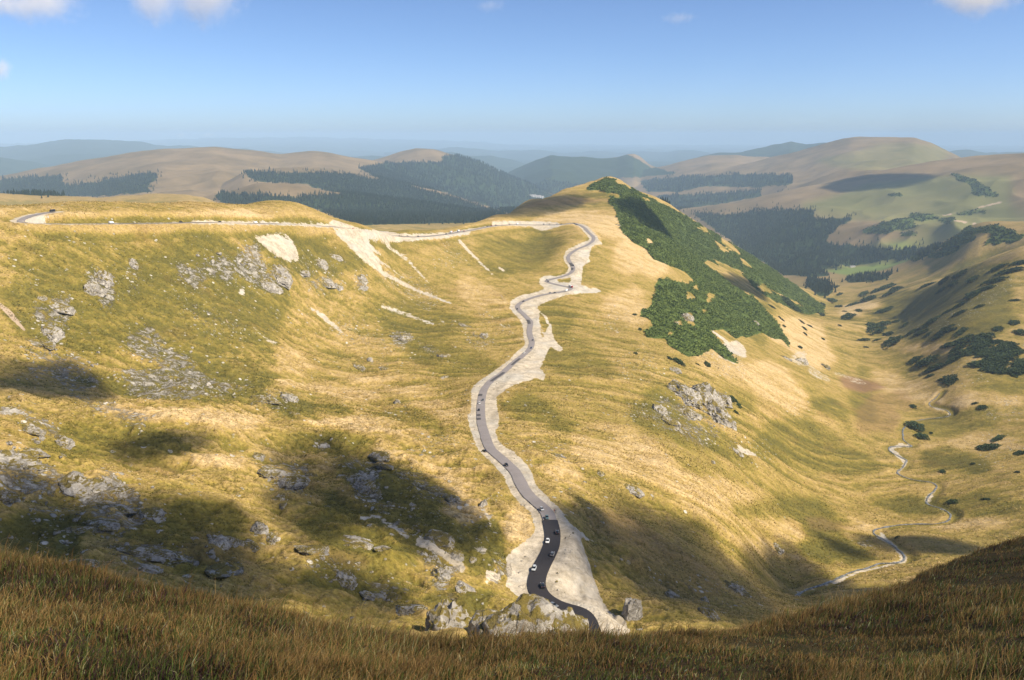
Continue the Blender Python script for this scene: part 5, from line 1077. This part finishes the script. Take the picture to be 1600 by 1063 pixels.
def proto(kind):
    root = bpy.data.objects.new('car' if kind in ('car', 'estate') else kind, None); COL.objects.link(root)
    if kind in ('car', 'estate'):
        loft('body', [(-2.12, .70, .42, .78, .66), (-2.0, .82, .28, .92, .74), (-1.2, .87, .22, .95, .80), (.6, .87, .22, .94, .80), (1.2, .86, .24, .88, .74), (1.95, .80, .28, .74, .66), (2.12, .68, .40, .62, .60)], PAINT['silver'], root)
        b = -2.0 if kind == 'estate' else -1.75
        loft('window', [(b, .70, .86, .94, .66), (b + .5, .72, .88, 1.36, .58), (.1, .74, .88, 1.40, .60), (.55, .72, .88, 1.24, .60), (1.15, .72, .84, .92, .68)], M_glass, root, .03)
        loft('roof', [(b + .42, .56, 1.34, 1.40, .52), (-.2, .60, 1.40, 1.47, .55), (.22, .57, 1.36, 1.42, .53)], PAINT['silver'], root, .02)
        wx, wr, lx, hy = 1.28, .32, 2.05, .56
    else:
        loft('body', [(-2.6, .92, .4, 2.1, .84), (-2.45, .98, .35, 2.3, .86), (1.3, .98, .35, 2.3, .86), (1.9, .97, .35, 1.55, .84), (2.5, .9, .38, 1.1, .8)], PAINT['white'], root)
        loft('window', [(1.38, .86, 1.35, 2.12, .78), (1.95, .88, 1.35, 1.62, .82)], M_glass, root, .02)
        wx, wr, lx, hy = 1.7, .36, 2.46, .62
    for sx in (1, -1):
        for sy in (1, -1): wheel(root, sx * wx, sy * (.80 if wr < .35 else .90), wr)
    for sy in (1, -1): lampbox('headlight', root, lx, sy * hy, .66, M_lamp); lampbox('tail_light', root, -lx - (.02 if wr < .35 else .1), sy * hy, .78, M_tail)
    return root
def truck_proto():
    root = bpy.data.objects.new('truck', None); COL.objects.link(root)
    loft('cab', [(2.2, 1.2, .7, 2.9, 1.12), (2.4, 1.22, .6, 3.0, 1.12), (3.9, 1.22, .6, 2.9, 1.1), (4.1, 1.18, .65, 1.7, 1.1)], PAINT['red'], root, .06)
    loft('window', [(3.3, 1.1, 1.75, 2.6, 1.06), (4.06, 1.1, 1.75, 2.5, 1.04)], M_glass, root, .02)
    loft('cargo_box', [(-4, 1.25, 1.0, 3.3, 1.25), (1.9, 1.25, 1.0, 3.3, 1.25)], PAINT['white'], root, .05)
    loft('chassis', [(-3.9, .8, .65, .98, .8), (3.6, .8, .65, .98, .8)], M_tyre, root, .03)
    for x in (3.1, -2.2, -3.2):
        for sy in (1, -1): wheel(root, x, sy * 1.05, .5)
    return root
PROTO = {}
def copy_tree(o, parent=None):
    c = o.copy(); COL.objects.link(c); c.parent = parent
    for ch in list(o.children): copy_tree(ch, c)
    return c
def park(kind, p, heading, color, label, group):
    if kind not in PROTO: PROTO[kind] = o = truck_proto() if kind == 'truck' else proto(kind)
    else: o = copy_tree(PROTO[kind])
    for ch in o.children:
        if ch.name.split('.')[0] in ('body', 'roof', 'cab'):
            ch.material_slots[0].link = 'OBJECT'; ch.material_slots[0].material = PAINT[color]
    o.location = p; o.rotation_euler = (0, 0, heading); o.scale = (.9, .9, .9)
    return tag(o, label, {'car': 'car', 'estate': 'car', 'van': 'van', 'truck': 'truck'}[kind], group)
def on_road(line, u, v, side, kind, color, label, flip=False, rmin=150, rmax=2000, lift=.1):
    k = nearest_idx(line, u, v, rmin=rmin, rmax=rmax); k = min(max(k, 2), len(line) - 3); side = -side; t = line[k + 2] - line[k - 2]; t /= np.linalg.norm(t)
    q = Vector((line[k, 0] + t[1] * side, line[k, 1] - t[0] * side, line[k, 2] + lift)); h = math.atan2(t[1], t[0]) + (math.pi if flip else 0)
    o = park(kind, q, h, color, label, 'vehicles on the mountain road'); pitch = math.asin(t[2]) * (-1 if flip else 1); o.rotation_euler = (0, -pitch, h); return o
NEW = .17
for a in [(848,797,-1.6,'car','silver','silver car on the grey asphalt, last one before the fresh black stretch'),(857,813,-1.2,'car','teal','greenish dark car right where the fresh black asphalt begins',False,150,2000,.13),
  (870,836,1.9,'estate','black','dark car on the right lane of the black asphalt, uppermost there',True,150,2000,NEW),(858,848,-1.9,'car','white','white car on the black asphalt',False,150,2000,NEW),(859,867,1.9,'car','grey','dark grey car below the white car on the black asphalt',True,150,2000,NEW),
  (834,891,-2.2,'estate','silver','silver car at the left edge of the black asphalt bend',False,150,2000,NEW),(839,920,2.0,'car','black','black car entering behind the grassy crag at the road bottom',True,150,2000,NEW),(866,950,-1.5,'car','grey','dark car half hidden by grass at the bottom of the road',False,150,2000,NEW),
  (795,729,-1.5,'car','black','dark car alone on the straight between bend and black asphalt'),(749,642,-1.4,'car','black','black car behind the white car on the lower bend'),(750,632,-1.2,'car','white','white car in the row on the lower bend'),(752,627,1.2,'estate','grey','grey car ahead of the white car on the lower bend'),
  (823,553,-1.2,'car','white','white car heading down the diagonal stretch'),(831,545,1.0,'car','blue','dark blue car just above the white one on the diagonal stretch'),(832,533,1.2,'car','grey','grey car at the narrow S bend below the switchbacks'),
  (811,484,-1.5,'car','black','black car at the inner side of the left bend below the switchbacks'),(817,472,1.3,'car','black','dark car above the left bend below the switchbacks'),(861,459,-1.2,'car','grey','first dark car of a pair below the hairpin'),(866,458,1.2,'car','black','second dark car of a pair below the hairpin'),
  (883,455,1.5,'van','white','white van just under the right hairpin'),(896,449,1.5,'truck','red','red truck in the right hairpin'),(864,440,1.2,'car','black','black car between the two hairpins'),(851,438,-1.5,'car','grey','grey car in the left hairpin'),(898,416,1.4,'estate','black','dark car on the steep stretch above the hairpins')]:
    on_road(road_line, *a)
for a in [(97,330.5,0,'van','black','black van parked off the road end at the far left hairpin'),(163,349,-1,'van','white','white van on the ridge road at far left'),(279,348,1,'estate','black','black car on the ridge road, left of the small rise'),(331,346,-1,'car','black','dark car on the ridge road in front of the small rise'),(390,348,1,'van','white','white van on the ridge road below the grassy bump'),
  (560,359,0,'car','red','small red car by the scree at the left end of the saddle'),(622,368,-3,'van','tan','tan van at the roadside, left in the saddle'),(634,369,3,'estate','tan','tan car parked in the saddle beside the tan van'),(648,370,0,'car','black','black car in the lowest part of the saddle'),
  (690,366,-1,'estate','black','black car behind the trucks on the saddle'),(697,363,3,'truck','red','red and white truck on the saddle, left one of two'),(709,361,3,'truck','red','red and white truck on the saddle, right one of two'),(716,361,-1,'car','red','red car in front of the right truck on the saddle'),
  (756,354,1,'car','blue','dark blue car in the short row right of the saddle, left end'),(762,353,1,'car','red','red car in the middle of the short row right of the saddle'),(768,352,1,'estate','black','black car in the short row right of the saddle, right end'),
  (792,350,5,'car','black','black car at the left end of the pale gravel yard'),(805,349,6,'van','white','white van on the pale gravel yard'),(848,349,6,'car','black','black car in the middle of the pale gravel yard'),(854,350,6,'car','white','white car beside the black one on the gravel yard'),(858,350.5,6,'car','grey','grey car right of the white one on the gravel yard'),(870,351,3,'car','white','white car at the right end of the gravel yard'),(876,350,-1,'estate','grey','grey car leaving the gravel yard')]:
    on_road(ridge_line, *a, False, 600, 1700, .1)
park('car', hit(757,706) + Vector((0, 0, .1)), 2.2, 'black', 'black car parked on the gravel verge below the lower bend', 'vehicles on the mountain road')

# ------------------------------------------------------------------ people standing by the road
M_cloth = [simple_mat('clothes_dark', (.03, .03, .04), .8), simple_mat('clothes_red', (.35, .05, .04), .8), simple_mat('clothes_blue', (.05, .08, .16), .8)]
M_skin = simple_mat('skin', (.5, .33, .25), .6); M_hair = simple_mat('hair', (.04, .03, .02), .7)
def person(u, v, mat, heading, label):
    p = hit(u, v); me = bpy.data.meshes.new('person'); J = [(0,0,.95),(0,0,1.2),(0,0,1.43),(0,0,1.52),(0,.01,1.66),(0,.21,1.42),(.03,.27,1.14),(.12,.25,.90),(0,-.21,1.42),(.02,-.28,1.14),(.10,-.24,.88),(0,.10,.92),(.03,.12,.50),(0,.13,.06),(.16,.14,.03),(0,-.10,.92),(-.02,-.12,.50),(-.05,-.13,.06),(.11,-.14,.03)]
    E = [(0,1),(1,2),(2,3),(3,4),(2,5),(5,6),(6,7),(2,8),(8,9),(9,10),(0,11),(11,12),(12,13),(13,14),(0,15),(15,16),(16,17),(17,18)]
    RAD = [.15,.15,.15,.06,.11,.07,.05,.04,.07,.05,.04,.10,.07,.05,.04,.10,.07,.05,.04]
    me.from_pydata(J, E, []); o = link_mesh('person', me, mat=mat)
    o.modifiers.new('skin', 'SKIN'); sv = me.skin_vertices[0].data
    for k, r_ in enumerate(RAD): sv[k].radius = (r_, r_ * (1.35 if k in (0, 1, 2) else 1)); sv[k].use_root = k == 0
    o.modifiers.new('sub', 'SUBSURF').render_levels = 2
    bm = bmesh.new(); bmesh.ops.create_uvsphere(bm, u_segments=12, v_segments=8, radius=.105, matrix=Matrix.Translation((.012, 0, 1.665)) @ Matrix.Diagonal((1, .86, 1.12, 1)))
    for f in bm.faces: f.smooth = True
    m2 = bpy.data.meshes.new('face'); bm.to_mesh(m2); bm.free(); link_mesh('face', m2, o, M_skin)
    bm = bmesh.new(); bmesh.ops.create_uvsphere(bm, u_segments=12, v_segments=8, radius=.118, matrix=Matrix.Translation((-.012, 0, 1.70)) @ Matrix.Diagonal((1, .9, .95, 1)))
    for f in bm.faces: f.smooth = True
    m2 = bpy.data.meshes.new('hair'); bm.to_mesh(m2); bm.free(); link_mesh('hair', m2, o, M_hair)
    o.location = p; o.rotation_euler = (0, 0, heading); tag(o, label, 'person', 'people by the road')
person(851,815,M_cloth[0],1.2,'person in dark clothes standing left of the car where the black asphalt begins')
person(866,801,M_cloth[1],-2,'person in a red top on the gravel right of the road, left of two')
person(868.5,801.5,M_cloth[0],2.5,'person in dark clothes on the gravel right of the road, right of two')

# ------------------------------------------------------------------ far buildings
M_wall = simple_mat('white_plaster', (.72, .70, .66), .8); M_roof = simple_mat('roof_sheet', (.30, .28, .27), .6); M_open = simple_mat('window_pane', (.03, .035, .04), .2)
def hut(u, v, L, W, H, rot, label, rmin, rmax, group=None, name='hut'):
    p = hit(u, v, rmin, rmax); root = bpy.data.objects.new(name, None); COL.objects.link(root); root.location = p; root.rotation_euler = (0, 0, rot)
    V = [(sx * L / 2, sy * W / 2, z) for z in (-2, H) for sx, sy in ((-1, -1), (1, -1), (1, 1), (-1, 1))] + [(-L / 2, 0, H + W * .3), (L / 2, 0, H + W * .3)]
    me = bpy.data.meshes.new('wall'); me.from_pydata(V, [], [(0, 1, 5, 4), (1, 2, 6, 9, 5), (2, 3, 7, 6), (3, 0, 4, 8, 7)]); link_mesh('wall', me, root, M_wall)
    e = .6; RV = []
    for sy in (-1, 1):
        for dz in (0, .25): RV += [(-L / 2 - e, sy * (W / 2 + e), H - .3 + dz), (L / 2 + e, sy * (W / 2 + e), H - .3 + dz), (L / 2 + e, 0, H + W * .3 + .1 + dz), (-L / 2 - e, 0, H + W * .3 + .1 + dz)]
    RF = []
    for b in (0, 8): RF += [(b, b + 1, b + 2, b + 3), (b + 4, b + 5, b + 6, b + 7), (b, b + 1, b + 5, b + 4), (b + 1, b + 2, b + 6, b + 5), (b + 3, b, b + 4, b + 7)]
    me = bpy.data.meshes.new('roof'); me.from_pydata(RV, [], RF); link_mesh('roof', me, root, M_roof)
    for x in (-L * .28, 0, L * .28):
        bm = bmesh.new(); bmesh.ops.create_cube(bm, size=1, matrix=Matrix.Translation((x, -W / 2 - .02, H * .55)) @ Matrix.Diagonal((L * .1, .08, H * .32, 1)))
        me = bpy.data.meshes.new('window'); bm.to_mesh(me); bm.free(); link_mesh('window', me, root, M_open)
    tag(root, label, 'building', group)
hut(1332,418,22,9,5,.1,'small white hut on the green meadow at the forest edge',2500,5000)
for (u, v, L) in [(832,308,70),(838,309,90),(845,310,60)]:
    hut(u, v, L, 26, 16, .2, {832:'far white building at the foot of the blue forest, left of three',838:'long far white building in the middle of three below the blue forest',845:'far white building at the foot of the blue forest, right of three'}[u], 4200, 12000, 'far white buildings', 'building')
